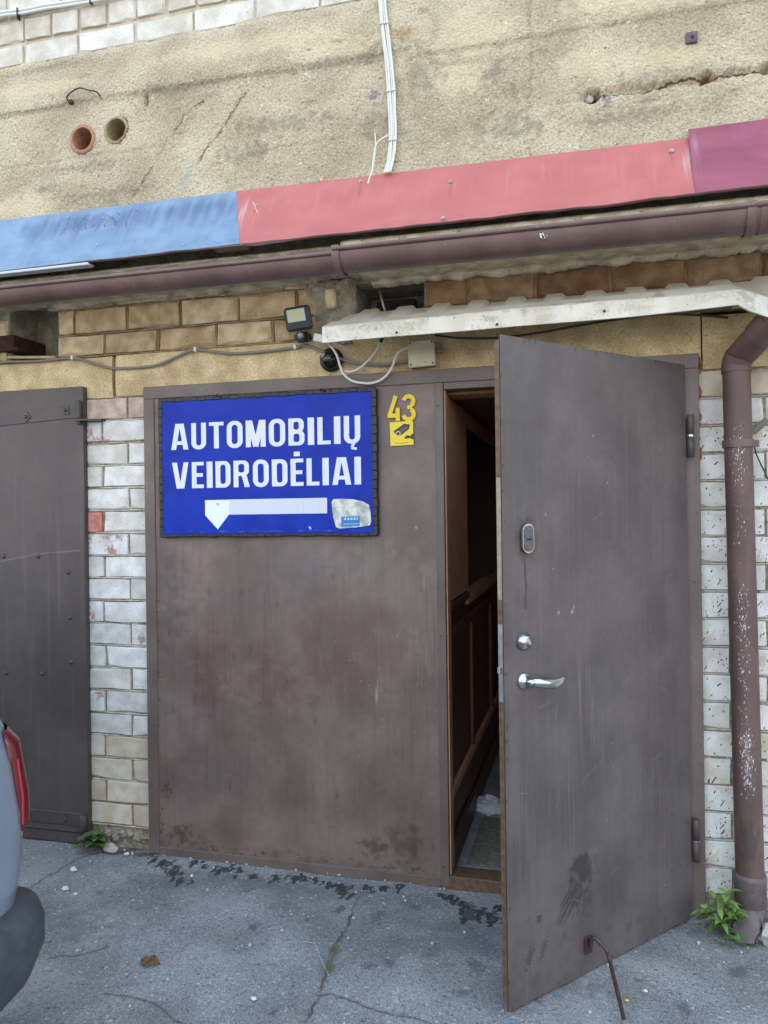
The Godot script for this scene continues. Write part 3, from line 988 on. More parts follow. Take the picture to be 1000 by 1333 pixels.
	box(st, Vector3(-6, 2.46, -0.02), Vector3(-0.78, 3.372, 0.25), 0.004)
	box(st, Vector3(2.66, 2.46, -0.02), Vector3(7, 3.372, 0.25), 0.004)
	put(st, "concrete_band", M.concrete, house)
	# stub set in the crack, hook, tag
	rock(Vector3(1.880, 2.889, 0.222), Vector3(0.015, 0.014, 0.012), "crack_pebble", M.stone, house)

func rock(at: Vector3, r: Vector3, called: String, m: Material, parent: Node = self, sd := -1) -> MeshInstance3D:
	var st := new_st()
	st.set_smooth_group(-1)
	var rows := []
	var nn := FastNoiseLite.new()
	nn.seed = sd if sd >= 0 else rng.randi() % 10000
	nn.frequency = 1.1
	for j in 6:
		var row := []
		for i in 9:
			var th := PI * j / 5.0
			var ph := TAU * (i % 8) / 8.0
			var d := Vector3(sin(th) * cos(ph), cos(th), sin(th) * sin(ph))
			row.append(d * r * (1.0 + nn.get_noise_3dv(d * 1.3) * 0.7))
		rows.append(row)
	for j in 5:
		for i in 8:
			var mid: Vector3 = (rows[j][i] + rows[j + 1][i + 1])
			if j > 0:
				tri(st, at + rows[j][i], at + rows[j][i + 1], at + rows[j + 1][i + 1], mid)
			if j < 4:
				tri(st, at + rows[j][i], at + rows[j + 1][i + 1], at + rows[j + 1][i], mid)
	return put(st, called, m, parent)

# ---------------------------------------------------------------- eave: slabs and flashings
func eave() -> void:
	var n := FastNoiseLite.new()
	n.seed = 151
	n.frequency = 9.0
	n.fractal_octaves = 4
	for s in 2:
		var x0 := -6.0 if s == 0 else 1.01
		var x1 := 0.985 if s == 0 else 7.0
		var zf := 0.335 if s == 0 else 0.36
		var yb := 2.416 if s == 0 else 2.39
		var yt := 2.44 if s == 0 else 2.445
		var xs := []
		var x := x0
		while x < x1 - 0.01:
			xs.append(x)
			x += 0.012 if x > -0.8 and x < 2.6 else 0.25
		xs.append(x1)
		var prof := []
		for j in 9:
			var row := []
			for xx in xs:
				var q: float = n.get_noise_2d(xx, j * 0.35) * 0.008
				var low: float = yb + n.get_noise_2d(xx * 0.8, 30.0) * 0.008 + n.get_noise_2d(xx * 5.0, 60.0) * 0.004
				var v := Vector3.ZERO
				match j:
					0: v = Vector3(xx, low, -0.02)
					1: v = Vector3(xx, low, 0.14)
					2: v = Vector3(xx, low - 0.004 + q, zf - 0.06)
					3: v = Vector3(xx, low + q, zf - 0.02)
					4: v = Vector3(xx, low + 0.010, zf - 0.004 + q * 0.6)
					5: v = Vector3(xx, lerpf(low, yt, 0.5), zf + q * 0.3)
					6: v = Vector3(xx, yt - 0.012, zf + q * 0.4)
					7: v = Vector3(xx, yt, zf - 0.012 + q * 0.5)
					8: v = Vector3(xx, yt, -0.02)
				row.append(v)
			prof.append(row)
		var st := new_st()
		st.set_smooth_group(0)
		for j in 8:
			for i in xs.size() - 1:
				var out := Vector3(0, -1, 0) if j < 2 else (Vector3(0, -0.6, 1) if j < 4 else (Vector3(0, 0, 1) if j < 6 else Vector3(0, 1, 0.3)))
				quad(st, prof[j][i], prof[j][i + 1], prof[j + 1][i + 1], prof[j + 1][i], out)
		for e in [0, xs.size() - 1]:
			var cen := Vector3(xs[e], (yb + yt) * 0.5, 0.1)
			for j in 8:
				tri(st, cen, prof[j][e], prof[j + 1][e], Vector3(-1 if e == 0 else 1, 0, 0))
		put(st, "eave_slab", M.slab, house)
	# ragged mortar squeezed out between the slab and the top of the wall
	for s in 2:
		var x0 := -0.46 if s == 0 else 1.03
		var x1 := 0.80 if s == 0 else 2.9
		var rows := [[], [], [], []]
		var nc := int((x1 - x0) / 0.011)
		for i in nc + 1:
			var x := lerpf(x0, x1, float(i) / nc)
			var low: float = (2.404 if s == 0 else 2.374) + n.get_noise_2d(x * 1.1, 200.0) * 0.016 + n.get_noise_2d(x * 6.0, 240.0) * 0.006
			var z: float = 0.028 + n.get_noise_2d(x * 2.0, 280.0) * 0.012
			rows[0].append(Vector3(x, low, -0.02))
			rows[1].append(Vector3(x, low + 0.002, z - 0.01))
			rows[2].append(Vector3(x, low + 0.010, z))
			rows[3].append(Vector3(x, 2.425, z + 0.01))
		var st := new_st()
		sheet(st, rows, Vector3(0, 0.002, -0.012), true)
		put(st, "mortar_fillet", M.slab, house)
	# painted metal flashings
	var pb := Pic.new(1024, 256, 161)
	pb.base(srgb(104, 127, 154), srgb(122, 144, 169), Pic.noise(162, 0.01, 4, 1024, 256), Pic.noise(163, 0.15, 2, 1024, 256), 0.06)
	pb.streaks(130, 480, -10, 1020, 40, 60, 150, 12.0, srgb(78, 96, 126), 0.35)
	pb.streaks(50, 520, 0, 1000, 30, 20, 130, 5.0, srgb(70, 86, 116), 0.32)
	pb.streaks(40, 200, 150, 1000, 220, 20, 60, 3.0, srgb(84, 98, 124), 0.3)
	for i in 5:
		pb.streaks(8, 520 + i * 104, 10, 560 + i * 104, 30, 120, 220, 3.0, srgb(84, 100, 128), 0.3)
	pb.streaks(50, 480, 225, 1024, 240, 10, 24, 8.0, srgb(92, 110, 136), 0.4)
	pb.blob(640, 60, 80, 34, 0.2, srgb(84, 100, 128), 0.5, 0.9, 0.7)
	for i in 26:
		var a := Vector2(pb.rg.randf_range(590, 760), pb.rg.randf_range(20, 90))
		pb.line([a, a + Vector2(pb.rg.randf_range(-14, 26), pb.rg.randf_range(14, 40))], 2.5, srgb(62, 74, 104), 0.5, 1.0)
	var pr := Pic.new(1024, 256, 164)
	pr.base(srgb(172, 90, 86), srgb(183, 101, 96), Pic.noise(165, 0.006, 4, 1024, 256), Pic.noise(166, 0.15, 2, 1024, 256), 0.04)
	pr.streaks(50, 0, 0, 1024, 40, 60, 220, 5.0, srgb(206, 130, 128), 0.25)
	pr.specks(60, 0, 0, 1024, 256, 0.6, 2.0, srgb(120, 80, 76), 0.6)
	for q in [[0.019, 80], [0.274, 30], [0.49, 82], [0.483, 246], [0.96, 60]]:
		pr.streaks(5, q[0] * 1024 - 4, q[1], q[0] * 1024 + 4, q[1] + 4, 30, 90, 2.5, srgb(140, 78, 70), 0.45)
	pr.streaks(60, 0, 225, 1024, 240, 10, 24, 8.0, srgb(150, 92, 88), 0.4)
	pr.line([Vector2(4, 60), Vector2(20, 100), Vector2(26, 120)], 2.0, srgb(220, 190, 190), 0.6, 1.0)
	pr.streaks(16, 1004, 30, 1016, 100, 60, 150, 3.0, srgb(190, 170, 166), 0.5)
	var pp := Pic.new(512, 256, 167)
	pp.base(srgb(130, 56, 76), srgb(148, 72, 90), Pic.noise(168, 0.008, 4, 512, 256), Pic.noise(169, 0.15, 2, 512, 256), 0.05)
	pp.streaks(6, 0, 0, 12, 60, 80, 200, 3.0, srgb(180, 150, 166), 0.3)
	flashing(-1.3, 0.637, 0.0, -0.078, 2.722, 2.712, pb.tex(), "pale blue metal flashing with dark run marks under the concrete wall", 0.5, false)
	flashing(0.634, 2.205, -0.078, 0.0, 2.712, 2.694, pr.tex(), "long faded red metal flashing under the middle of the concrete wall", 0.48, true)
	flashing(2.196, 3.4, 0.0, 0.0, 2.722, 2.725, pp.tex(), "plum purple metal flashing at the right end above the gutter", 0.46, true)

func flashing(x0: float, x1: float, dl: float, dr: float, yl: float, yr: float, t: Texture2D, label: String, rough: float, dark: bool) -> void:
	var o := thing("metal_flashing", label, "flashing", Vector3.ZERO, 0.0, "painted metal flashings above the gutter")
	var st := new_st()
	var n := FastNoiseLite.new()
	n.seed = int(x0 * 100.0) + 500
	n.frequency = 1.4
	var rows := []
	var nc := 60
	for j in 6:
		var row := []
		for i in nc + 1:
			var u := float(i) / nc
			var x := lerpf(x0, x1, u)
			var v := j / 5.0
			var w := n.get_noise_1d(x) * 0.007 * v + n.get_noise_1d(x * 5.0 + 40.0) * 0.0028 * (0.3 + v) * v
			row.append(Vector3(x + lerpf(dl, dr, u) * (1.0 - v), lerpf(lerpf(yl, yr, u), 2.452, v) + w * 0.5, lerpf(0.258, 0.402, v) + w + (0.002 if x0 > 2.0 else 0.0)))
		rows.append(row)
	sheet(st, rows, Vector3(0, 0.0008, 0.0012), true, Rect2(x0, 0, x1 - x0, 1))
	var sheet_mat := mat(t, Color.WHITE, rough)
	put(st, "flashing_sheet", sheet_mat, o)
	st = new_st()
	var hem := [[], [], []]
	for i in nc + 1:
		var b: Vector3 = rows[5][i] + Vector3(0, -0.0005, 0.002)
		var sag := (0.006 if dark and x0 < 1.0 else 0.0) * maxf(0.0, 1.0 - absf(float(i) - 3.0) / 6.0)
		hem[0].append(b)
		hem[1].append(b + Vector3(0, -0.004 - sag, -0.004))
		hem[2].append(b + Vector3(0, 0.012 - sag * 0.6, -0.055))
	sheet(st, hem, Vector3(0, -0.0012, 0))
	put(st, "drip_edge", M.gutter, o)
	if dark and x0 < 1.0:   # the lip that reaches past its end over the blue sheet
		st = new_st()
		box(st, Vector3(0.53, 2.444, 0.36), Vector3(0.66, 2.447, 0.412), 0.0, Transform3D(Basis.IDENTITY, Vector3(0, 0, 0)))
		put(st, "drip_lip", M.gutter, o)
	if not dark:
		st = new_st()
		box(st, Vector3(-1.3, 2.436, 0.37), Vector3(0.0, 2.4465, 0.408), 0.002)
		put(st, "hem_strip", mat(null, srgb(186, 196, 200), 0.5), o)
	for s in [[0.663, 2.629, 0.3], [1.064, 2.682, 0.271], [1.404, 2.628, 0.301], [1.392, 2.466, 0.393], [2.14, 2.643, 0.292], [2.257, 2.659, 0.283], [-0.01, 2.66, 0.283], [0.013, 2.524, 0.359], [0.403, 2.475, 0.386], [-0.455, 2.661, 0.282]]:
		if s[0] > x0 and s[0] < x1:
			st = new_st()
			var xf := Transform3D(Basis.from_euler(Vector3(1.06, 0, 0)), Vector3(s[0], s[1], s[2] + 0.004))
			lathe(st, [Vector2(0.0075, -0.004), Vector2(0.0075, 0.001), Vector2(0.0045, 0.0015), Vector2(0.0045, 0.005), Vector2(0.0, 0.0055)], 10, xf, false)
			put(st, "screw", M.steel, o)

# ---------------------------------------------------------------- gates
func metal_pic(w: int, h: int, sd: int, k := 1.0, a := Color(0.353, 0.294, 0.27), b := Color(0.431, 0.369, 0.341)) -> Pic:
	var p := Pic.new(w, h, sd)
	p.base(a * k, b * k, Pic.noise(sd + 1, 0.0035, 5, w, h), Pic.noise(sd + 2, 0.22, 2, w, h), 0.10, Pic.noise(sd + 3, 0.03, 4, w, h), 0.08)
	return p

func left_gate() -> void:
	var o := thing("steel_gate", "grey brown riveted steel gate leaf with strap hinges beside the silver car", "gate", Vector3(-1.25, 0.0, 0.0))
	o.position = Vector3.ZERO
	var p := metal_pic(1024, 1024, 201, 0.92, Color(0.305, 0.267, 0.252), Color(0.37, 0.327, 0.31))
	p.streaks(60, 500, 100, 1020, 800, 100, 500, 5.0, srgb(128, 118, 112), 0.22)
	p.streaks(40, 500, 300, 1020, 900, 30, 120, 6.0, srgb(70, 62, 58), 0.3)
	for i in 40:
		p.blob(p.rg.randf_range(400, 1020), p.rg.randf_range(20, 1000), p.rg.randf_range(4, 12), p.rg.randf_range(8, 22), 0.0, srgb(72, 65, 62), 0.45, 0.8, 0.6)
	p.line([Vector2(700, 415), Vector2(880, 385), Vector2(1010, 375)], 4.0, srgb(140, 130, 122), 0.22, 1.0)
	var st := new_st()
	st.set_smooth_group(-1)
	var x0 := -2.2
	var x1 := -0.305
	quad(st, Vector3(x0, 0.055, 0.03), Vector3(x1, 0.055, 0.03), Vector3(x1, 2.041, 0.03), Vector3(x0, 2.041, 0.03), Vector3(0, 0, 1), PackedVector2Array([Vector2(0, 1), Vector2(1, 1), Vector2(1, 0), Vector2(0, 0)]))
	box(st, Vector3(x0, 0.055, -0.005), Vector3(x1, 2.041, 0.0285), 0.001)
	put(st, "gate_panel", mat(p.tex(), Color.WHITE, 0.5), o)
	# upper strap, bent down to the left
	var sp := new_st()
	prism(sp, PackedVector2Array([Vector2(-2.0, 1.82), Vector2(-0.35, 1.903), Vector2(-0.33, 1.9), Vector2(-0.33, 1.966), Vector2(-0.36, 1.964), Vector2(-2.0, 1.87)]), 0.0302, 0.036)
	var strap := put(sp, "strap_hinge", M.brown_metal, o)
	for q in [[-0.595, 1.917], [-0.389, 1.936], [-1.0, 1.895]]:
		var b := new_st()
		box(b, Vector3(-0.017, -0.017, 0.0), Vector3(0.017, 0.017, 0.004), 0.001, Transform3D(Basis(Vector3(0, 0, 1), 0.7 if q[0] < -0.5 else 0.05), Vector3(q[0], q[1], 0.036)))
		lathe(b, [Vector2(0.008, 0.0), Vector2(0.008, 0.004), Vector2(0.004, 0.008), Vector2(0, 0.008)], 10, Transform3D(Basis.from_euler(Vector3(PI / 2, 0, 0)), Vector3(q[0], q[1], 0.04)))
		put(b, "bolt", M.brown_metal, strap)
	var kn := new_st()
	lathe(kn, [Vector2(0, 1.895), Vector2(0.0135, 1.895), Vector2(0.0145, 1.9), Vector2(0.0145, 1.972), Vector2(0.012, 1.976), Vector2(0, 1.976)], 16, Transform3D(Basis.IDENTITY, Vector3(-0.318, 0, 0.042)))
	lathe(kn, [Vector2(0, 1.87), Vector2(0.009, 1.87), Vector2(0.009, 1.895), Vector2(0, 1.895)], 12, Transform3D(Basis.IDENTITY, Vector3(-0.318, 0, 0.042)))
	put(kn, "hinge_knuckle", M.brown_metal, strap)
	var br := new_st()
	prism(br, PackedVector2Array([Vector2(-0.335, 0.02), Vector2(-0.335, 0.06), Vector2(-0.29, 0.06), Vector2(-0.215, 0.03), Vector2(-0.215, -0.02), Vector2(-0.29, -0.02)]), 1.885, 1.893, Transform3D(Basis(Vector3(1, 0, 0), Vector3(0, 0, 1), Vector3(0, 1, 0)), Vector3.ZERO))
	put(br, "hinge_bracket", M.brown_metal, strap)
	# foot: strap, pin and its plate
	sp = new_st()
	box(sp, Vector3(-2.0, 0.085, 0.0302), Vector3(-0.325, 0.142, 0.037), 0.002)
	var strap2 := put(sp, "strap_hinge", M.brown_metal, o)
	for x in [-0.62, -0.43]:
		var b := new_st()
		box(b, Vector3(-0.016, -0.016, 0.0), Vector3(0.016, 0.016, 0.005), 0.001, Transform3D(Basis(Vector3(0, 0, 1), 0.6), Vector3(x, 0.113, 0.037)))
		put(b, "bolt", M.brown_metal, strap2)
	kn = new_st()
	lathe(kn, [Vector2(0, 0.055), Vector2(0.016, 0.055), Vector2(0.016, 0.135), Vector2(0.012, 0.14), Vector2(0, 0.14)], 16, Transform3D(Basis.IDENTITY, Vector3(-0.318, 0, 0.045)))
	lathe(kn, [Vector2(0, 0.03), Vector2(0.035, 0.03), Vector2(0.035, 0.045), Vector2(0.02, 0.055), Vector2(0, 0.055)], 16, Transform3D(Basis.IDENTITY, Vector3(-0.31, 0, 0.045)))
	put(kn, "hinge_knuckle", M.brown_metal, strap2)
	sp = new_st()
	box(sp, Vector3(-2.2, 0.0, -0.02), Vector3(-0.3, 0.05, 0.024), 0.003)
	put(sp, "gate_sill", M.brown_metal, o)
	for q in [[-0.733, 1.285], [-0.547, 1.286], [-0.391, 1.214], [-0.386, 1.011], [-0.381, 0.812], [-0.534, 0.755], [-0.728, 0.75], [-0.92, 1.285], [-0.92, 0.75]]:
		var b := new_st()
		lathe(b, [Vector2(0.0105, 0.0), Vector2(0.009, 0.004), Vector2(0.005, 0.0065), Vector2(0, 0.007)], 12, Transform3D(Basis.from_euler(Vector3(PI / 2, 0, 0)), Vector3(q[0], q[1], 0.03)))
		put(b, "rivet", M.brown_metal, o)

func main_gate() -> void:
	var o := thing("steel_gate", "wide closed brown steel gate leaf carrying the blue sign", "gate")
	var W := 1024
	var H := 1536
	var p := metal_pic(W, H, 221, 1.14)
	var kx := W / 1.31
	var ky := H / 2.02
	var U := func(x: float, y: float) -> Vector2: return Vector2(x * kx, (2.02 - y) * ky)
	for q in [[1.05, 1.25, 0.3, 0.1, srgb(126, 114, 104), 0.5], [0.75, 1.25, 0.3, 0.12, srgb(108, 102, 98), 0.5], [1.15, 1.1, 0.18, 0.2, srgb(124, 110, 102), 0.3], [0.29, 0.78, 0.1, 0.2, srgb(96, 70, 66), 0.5], [0.57, 0.76, 0.13, 0.14, srgb(98, 72, 66), 0.45], [0.8, 0.85, 0.2, 0.25, srgb(98, 76, 70), 0.4], [1.0, 0.9, 0.2, 0.3, srgb(106, 82, 74), 0.35], [0.5, 1.1, 0.3, 0.12, srgb(98, 88, 82), 0.4], [1.05, 0.5, 0.18, 0.12, srgb(112, 100, 90), 0.35], [0.4, 0.4, 0.3, 0.25, srgb(92, 80, 74), 0.4], [0.1, 1.1, 0.1, 0.3, srgb(82, 74, 70), 0.4]]:
		var c: Vector2 = U.call(q[0], q[1])
		p.blob(c.x, c.y, q[2] * kx, q[3] * ky, 0.0, q[4], minf(0.7, q[5] * 1.25), 1.1, 1.0)
	for q in [[1.15, 0.16, 0.09, 0.1], [1.02, 0.12, 0.08, 0.05], [0.15, 0.1, 0.09, 0.05], [0.09, 0.28, 0.03, 0.05]]:
		var c: Vector2 = U.call(q[0], q[1])
		p.blob(c.x, c.y, q[2] * kx, q[3] * ky, 0.0, srgb(66, 50, 36), 0.6, 0.9, 1.0)
	p.streaks(260, 0, 400, W, 1300, 60, 420, 3.5, srgb(132, 120, 112), 0.18)
	p.streaks(260, 0, 400, W, 1300, 40, 300, 5.0, srgb(76, 62, 58), 0.18)
	p.streaks(16, 900, 600, 1000, 900, 40, 160, 2.0, srgb(170, 158, 148), 0.4)
	p.streaks(5, 800, 900, 830, 960, 50, 120, 2.0, srgb(186, 178, 170), 0.6)
	p.specks(420, 620, 780, 1000, 1250, 0.5, 2.2, srgb(160, 150, 140), 0.5)
	p.specks(160, 0, 0, W, H, 0.5, 2.5, srgb(56, 50, 47), 0.7)
	p.specks(1, 1.2 * kx - 2, 0.62 * ky - 2, 1.2 * kx + 2, 0.62 * ky + 2, 5.0, 6.0, srgb(170, 160, 156), 0.7)
	for i in 14:
		p.blob(p.rg.randf_range(40, 980), p.rg.randf_range(500, 1450), 8, 20, 0.0, srgb(70, 62, 58), 0.35, 0.8, 0.7)
	p.streaks(30, 10, 1470, 1010, 1500, 8, 26, 12.0, srgb(80, 58, 42), 0.5)
	for i in 150:
		var e := i % 3
		var x := p.rg.randf_range(36, 52) if e == 0 else p.rg.randf_range(40, W - 10)
		var y := p.rg.randf_range(700, H) if e == 0 else (H - p.rg.randf_range(22, 44))
		p.blob(x, y, p.rg.randf_range(2, 8), p.rg.randf_range(2, 7), 0.0, srgb(118, 78, 52) if i % 2 else srgb(58, 46, 38), 0.55, 0.9, 0.6)
	for i in 70:
		var a := Vector2(p.rg.randf_range(60, W - 20), p.rg.randf_range(560, H - 60))
		var an := p.rg.randf_range(-0.6, 0.6) + (PI / 2 if i % 2 else 0.0)
		p.line([a, a + Vector2(cos(an), sin(an)) * p.rg.randf_range(10, 70)], 1.2, srgb(140, 128, 120) if i % 3 else srgb(70, 60, 55), 0.4, 0.6)
	var m := mat(p.tex(), Color.WHITE, 0.5)
	var st := new_st()
	st.set_smooth_group(-1)
	# thin sheet, very slightly dished
	var nx := 16
	var n := FastNoiseLite.new()
	n.seed = 8
	n.frequency = 0.9
	st.set_smooth_group(0)
	var rows := []
	for j in nx + 1:
		var row := []
		for i in nx + 1:
			var x := lerpf(0.046, 1.30, float(i) / nx)
			var y := lerpf(0.03, 1.972, float(j) / nx)
			row.append(Vector3(x, y, 0.0285 + n.get_noise_2d(x, y) * 0.003))
		rows.append(row)
	for j in nx:
		for i in nx:
			var v := [rows[j][i], rows[j][i + 1], rows[j + 1][i + 1], rows[j + 1][i]]
			var uv := PackedVector2Array()
			for q in v:
				uv.append(Vector2(q.x / 1.31, 1.0 - q.y / 2.02))
			quad(st, v[0], v[1], v[2], v[3], Vector3(0, 0, 1), uv)
	box(st, Vector3(0.05, 0.04, 0.0), Vector3(1.29, 1.96, 0.02))
	put(st, "gate_panel", m, o)
	# angle iron frame round the whole doorway
	var mf := mat(grain(224, 512, srgb(94, 80, 73), srgb(112, 98, 90), 0.006, 0.15, 0.12, 160, 60), Color.WHITE, 0.5, 0.9)
	for f in [[Vector3(0.0, 0.0, -0.01), Vector3(0.05, 1.967, 0.034)], [Vector3(0.0, 1.967, -0.01), Vector3(2.25, 2.02, 0.0345)], [Vector3(0.05, -0.01, -0.01), Vector3(1.284, 0.032, 0.0335)], [Vector3(1.284, 0.0, -0.02), Vector3(1.318, 1.967, 0.036)], [Vector3(2.19, -0.02, -0.01), Vector3(2.25, 1.967, 0.034)]]:
		one_box(f[0], f[1], 0.002, "gate_frame", mf, o)
	one_box(Vector3(1.318, 1.94, -0.05), Vector3(2.19, 1.967, 0.030), 0.002, "door_head", mf, o)
	one_box(Vector3(1.284, -0.02, -0.06), Vector3(2.19, 0.042, 0.0355), 0.003, "threshold", M.brown_edge, o)
	one_box(Vector3(1.3185, 0.042, -0.05), Vector3(1.324, 1.94, 0.02), 0.001, "door_stop", M.tan_board, o)
	for i in 9:   # scabs of rust at the frame's edge
		var y := 2.0 - pow(i / 9.0, 1.3) * 0.46 - rng.randf() * 0.05
		var big := rng.randf_range(0.35, 1.5)
		var poly := PackedVector2Array()
		for k in 9:
			var an := TAU * k / 9.0
			var rr := rng.randf_range(0.5, 1.0)
			poly.append(Vector2(2.2515 + maxf(0.0, cos(an)) * rr * 0.012 * big, y + sin(an) * rr * 0.024 * big))
		var st2 := new_st()
		prism(st2, poly, -0.006, 0.0024)
		put(st2, "rust_scab", M.rust, o)

func door() -> void:
	var o := thing("steel_door", "brown steel door standing half open with chrome lever handle and two locks", "door", Vector3(2.2, 0.0, 0.06), deg_to_rad(49.5))
	var W := 768
	var H := 1536
	var p := metal_pic(W, H, 241, 0.94, Color(0.325, 0.295, 0.29), Color(0.405, 0.37, 0.362))
	var U := func(u: float, y: float) -> Vector2: return Vector2((0.9 - u) / 0.9 * W, (1.976 - y) / 1.976 * H)
	p.streaks(200, 0, 0, W, 1300, 80, 600, 4.0, srgb(126, 118, 114), 0.2)
	p.streaks(120, 0, 0, W, 1300, 60, 400, 6.0, srgb(80, 70, 66), 0.2)
	for q in [[0.58, 0.325, 0.06, 0.07, 0.75], [0.60, 0.26, 0.035, 0.07, 0.5], [0.56, 0.22, 0.03, 0.06, 0.35], [0.77, 0.237, 0.016, 0.016, 0.6], [0.81, 0.138, 0.016, 0.05, 0.45], [0.752, 0.14, 0.014, 0.05, 0.4], [0.661, 0.153, 0.016, 0.012, 0.3]]:
		var c: Vector2 = U.call(q[0], q[1])
		p.blob(c.x, c.y, q[2] / 0.9 * W, q[3] / 1.976 * H, 0.5, srgb(52, 46, 42), q[4], 0.9, 0.6)
	for i in 26:
		var a: Vector2 = U.call(0.6 + p.rg.randf() * 0.04, 0.3 - p.rg.randf() * 0.06)
		var l := p.rg.randf_range(20, 95)
		p.line([a, a + Vector2(-0.75, 0.75) * l], 2.5, srgb(58, 51, 47), 0.45, 1.0)
	p.streaks(40, 0, 1440, W, 1500, 20, 40, 16.0, srgb(70, 60, 50), 0.35)
	var c1: Vector2 = U.call(0.803, 1.379)
	p.blob(c1.x, c1.y, 50, 64, 0.0, srgb(60, 52, 44), 0.85, 0.25, 0.6)
	var d1: Vector2 = U.call(0.811, 1.32)
	var d2: Vector2 = U.call(0.811, 1.18)
	p.line([d1, d1 + Vector2(4, 60), d2], 9.0, srgb(60, 52, 44), 0.5, 1.5)
	p.blob(d2.x, d2.y, 7, 10, 0.0, srgb(62, 54, 48), 0.7, 0.4, 0.4)
	for q in [[0.669, 1.148, 5.0], [0.607, 1.145, 6.0], [0.6, 1.16, 4.0], [0.43, 1.55, 3.0], [0.69, 1.284, 2.0], [0.5, 1.7, 3.0], [0.72, 1.45, 3.0]]:
		var c: Vector2 = U.call(q[0], q[1])
		p.blob(c.x, c.y, q[2], q[2] * 1.3, 0.3, srgb(176, 170, 166), 0.6, 0.8, 0.5)
	for q in [[0.2, 1.4, 0.45, 1.43], [0.25, 1.3, 0.55, 1.34], [0.3, 1.65, 0.5, 1.64], [0.42, 0.17, 0.42, 0.28]]:
		p.line([U.call(q[0], q[1]), U.call((q[0] + q[2]) * 0.5, (q[1] + q[3]) * 0.5 + 0.02), U.call(q[2], q[3])], 3.0, srgb(80, 72, 70), 0.35, 1.5)
	p.streaks(70, 30, 900, 700, 1100, 60, 300, 2.0, srgb(144, 138, 134), 0.25)
	p.streaks(10, 260, 720, 330, 780, 100, 330, 2.0, srgb(150, 140, 120), 0.35)
	p.specks(130, 0, 0, W, H, 0.5, 2.0, srgb(58, 51, 49), 0.7)
	p.specks(90, 0, 200, W, H, 0.5, 2.0, srgb(160, 154, 150), 0.5)
	for i in 130:
		var e := i % 3
		var x := p.rg.randf_range(0, 9) if e == 0 else p.rg.randf_range(0, W)
		var y := p.rg.randf_range(0, H) if e == 0 else (H - p.rg.randf_range(0, 14) if e == 1 else p.rg.randf_range(0, 7))
		p.blob(x, y, p.rg.randf_range(2, 7), p.rg.randf_range(2, 8), 0.0, srgb(112, 80, 58) if i % 2 else srgb(60, 50, 44), 0.6, 0.9, 0.5)
	for i in 60:
		var a := Vector2(p.rg.randf_range(20, W - 20), p.rg.randf_range(200, H - 60))
		var an := p.rg.randf_range(-0.6, 0.6) + (PI / 2 if i % 2 else 0.0)
		p.line([a, a + Vector2(cos(an), sin(an)) * p.rg.randf_range(10, 60)], 1.2, srgb(136, 128, 124) if i % 3 else srgb(70, 62, 58), 0.4, 0.6)
	var m := mat(p.tex(), Color.WHITE, 0.44)
	var st := new_st()
	st.set_smooth_group(0)
	var n := FastNoiseLite.new()
	n.seed = 3
	n.frequency = 1.0
	var N := 14
	var Z := func(x: float, y: float) -> float:
		var e := minf(minf(-x, 0.9 + x) * 8.0, minf(y, 1.976 - y) * 6.0)
		return n.get_noise_2d(x, y) * 0.0035 * clampf(e, 0.0, 1.0)
	for j in N:
		for i in N:
			var v := []
			var uv := PackedVector2Array()
			for e in [[0, 0], [1, 0], [1, 1], [0, 1]]:
				var x = -0.9 + 0.9 * (i + e[0]) / N
				var y = 0.004 + 1.972 * (j + e[1]) / N
				v.append(Vector3(x, y, Z.call(x, y)))
				uv.append(Vector2((x + 0.9) / 0.9, 1.0 - y / 1.976))
			quad(st, v[0], v[1], v[2], v[3], Vector3(0, 0, 1), uv)
	put(st, "door_sheet", m, o)
	st = new_st()
	box(st, Vector3(-0.899, 0.004, -0.006), Vector3(-0.001, 1.976, -0.004), 0.0005)
	put(st, "sheet_back", M.brown_metal, o)
	one_box(Vector3(-0.892, 0.02, -0.034), Vector3(-0.01, 1.965, -0.006), 0.002, "door_core", M.brown_edge, o)
	one_box(Vector3(-0.894, 1.2, -0.030), Vector3(-0.885, 1.56, -0.009), 0.001, "lock_plate", mat(grain(252, 128, srgb(136, 124, 104), srgb(164, 152, 130), 0.05, 0.2, 0.2, 60, 30), Color.WHITE, 0.5, 0.1), o)
	one_box(Vector3(-0.8945, 0.9, -0.030), Vector3(-0.885, 1.13, -0.009), 0.001, "lock_plate", M.steel, o)
	one_box(Vector3(-0.905, 0.985, -0.024), Vector3(-0.885, 1.005, -0.014), 0.002, "latch", M.steel, o)
	# oval escutcheon
	var poly := PackedVector2Array()
	var inner := PackedVector2Array()
	for i in 28:
		var a := TAU * i / 28.0
		poly.append(Vector2(cos(a) * 0.024, sin(a) * 0.024 + (0.02 if sin(a) > 0 else -0.02)))
		inner.append(Vector2(cos(a) * 0.019, sin(a) * 0.019 + (0.02 if sin(a) > 0 else -0.02)))
	st = new_st()
	prism(st, poly, 0.0, 0.008, Transform3D(Basis.IDENTITY, Vector3(-0.803, 1.379, 0.002)))
	var esc := put(st, "upper_lock", M.chrome, o)
	st = new_st()
	prism(st, inner, 0.008, 0.0105, Transform3D(Basis.IDENTITY, Vector3(-0.803, 1.379, 0.002)))
	put(st, "lock_face", M.dark_satin, esc)
	one_box(Vector3(-0.813, 1.373, 0.0126), Vector3(-0.793, 1.380, 0.0136), 0.001, "key_slot", M.black, esc)
	# round cylinder
	st = new_st()
	var fx := Transform3D(Basis.from_euler(Vector3(PI / 2, 0, 0)), Vector3(-0.822, 1.075, 0.002))
	lathe(st, [Vector2(0.027, 0), Vector2(0.0265, 0.006), Vector2(0.018, 0.022), Vector2(0.0165, 0.024), Vector2(0, 0.024)], 28, fx)
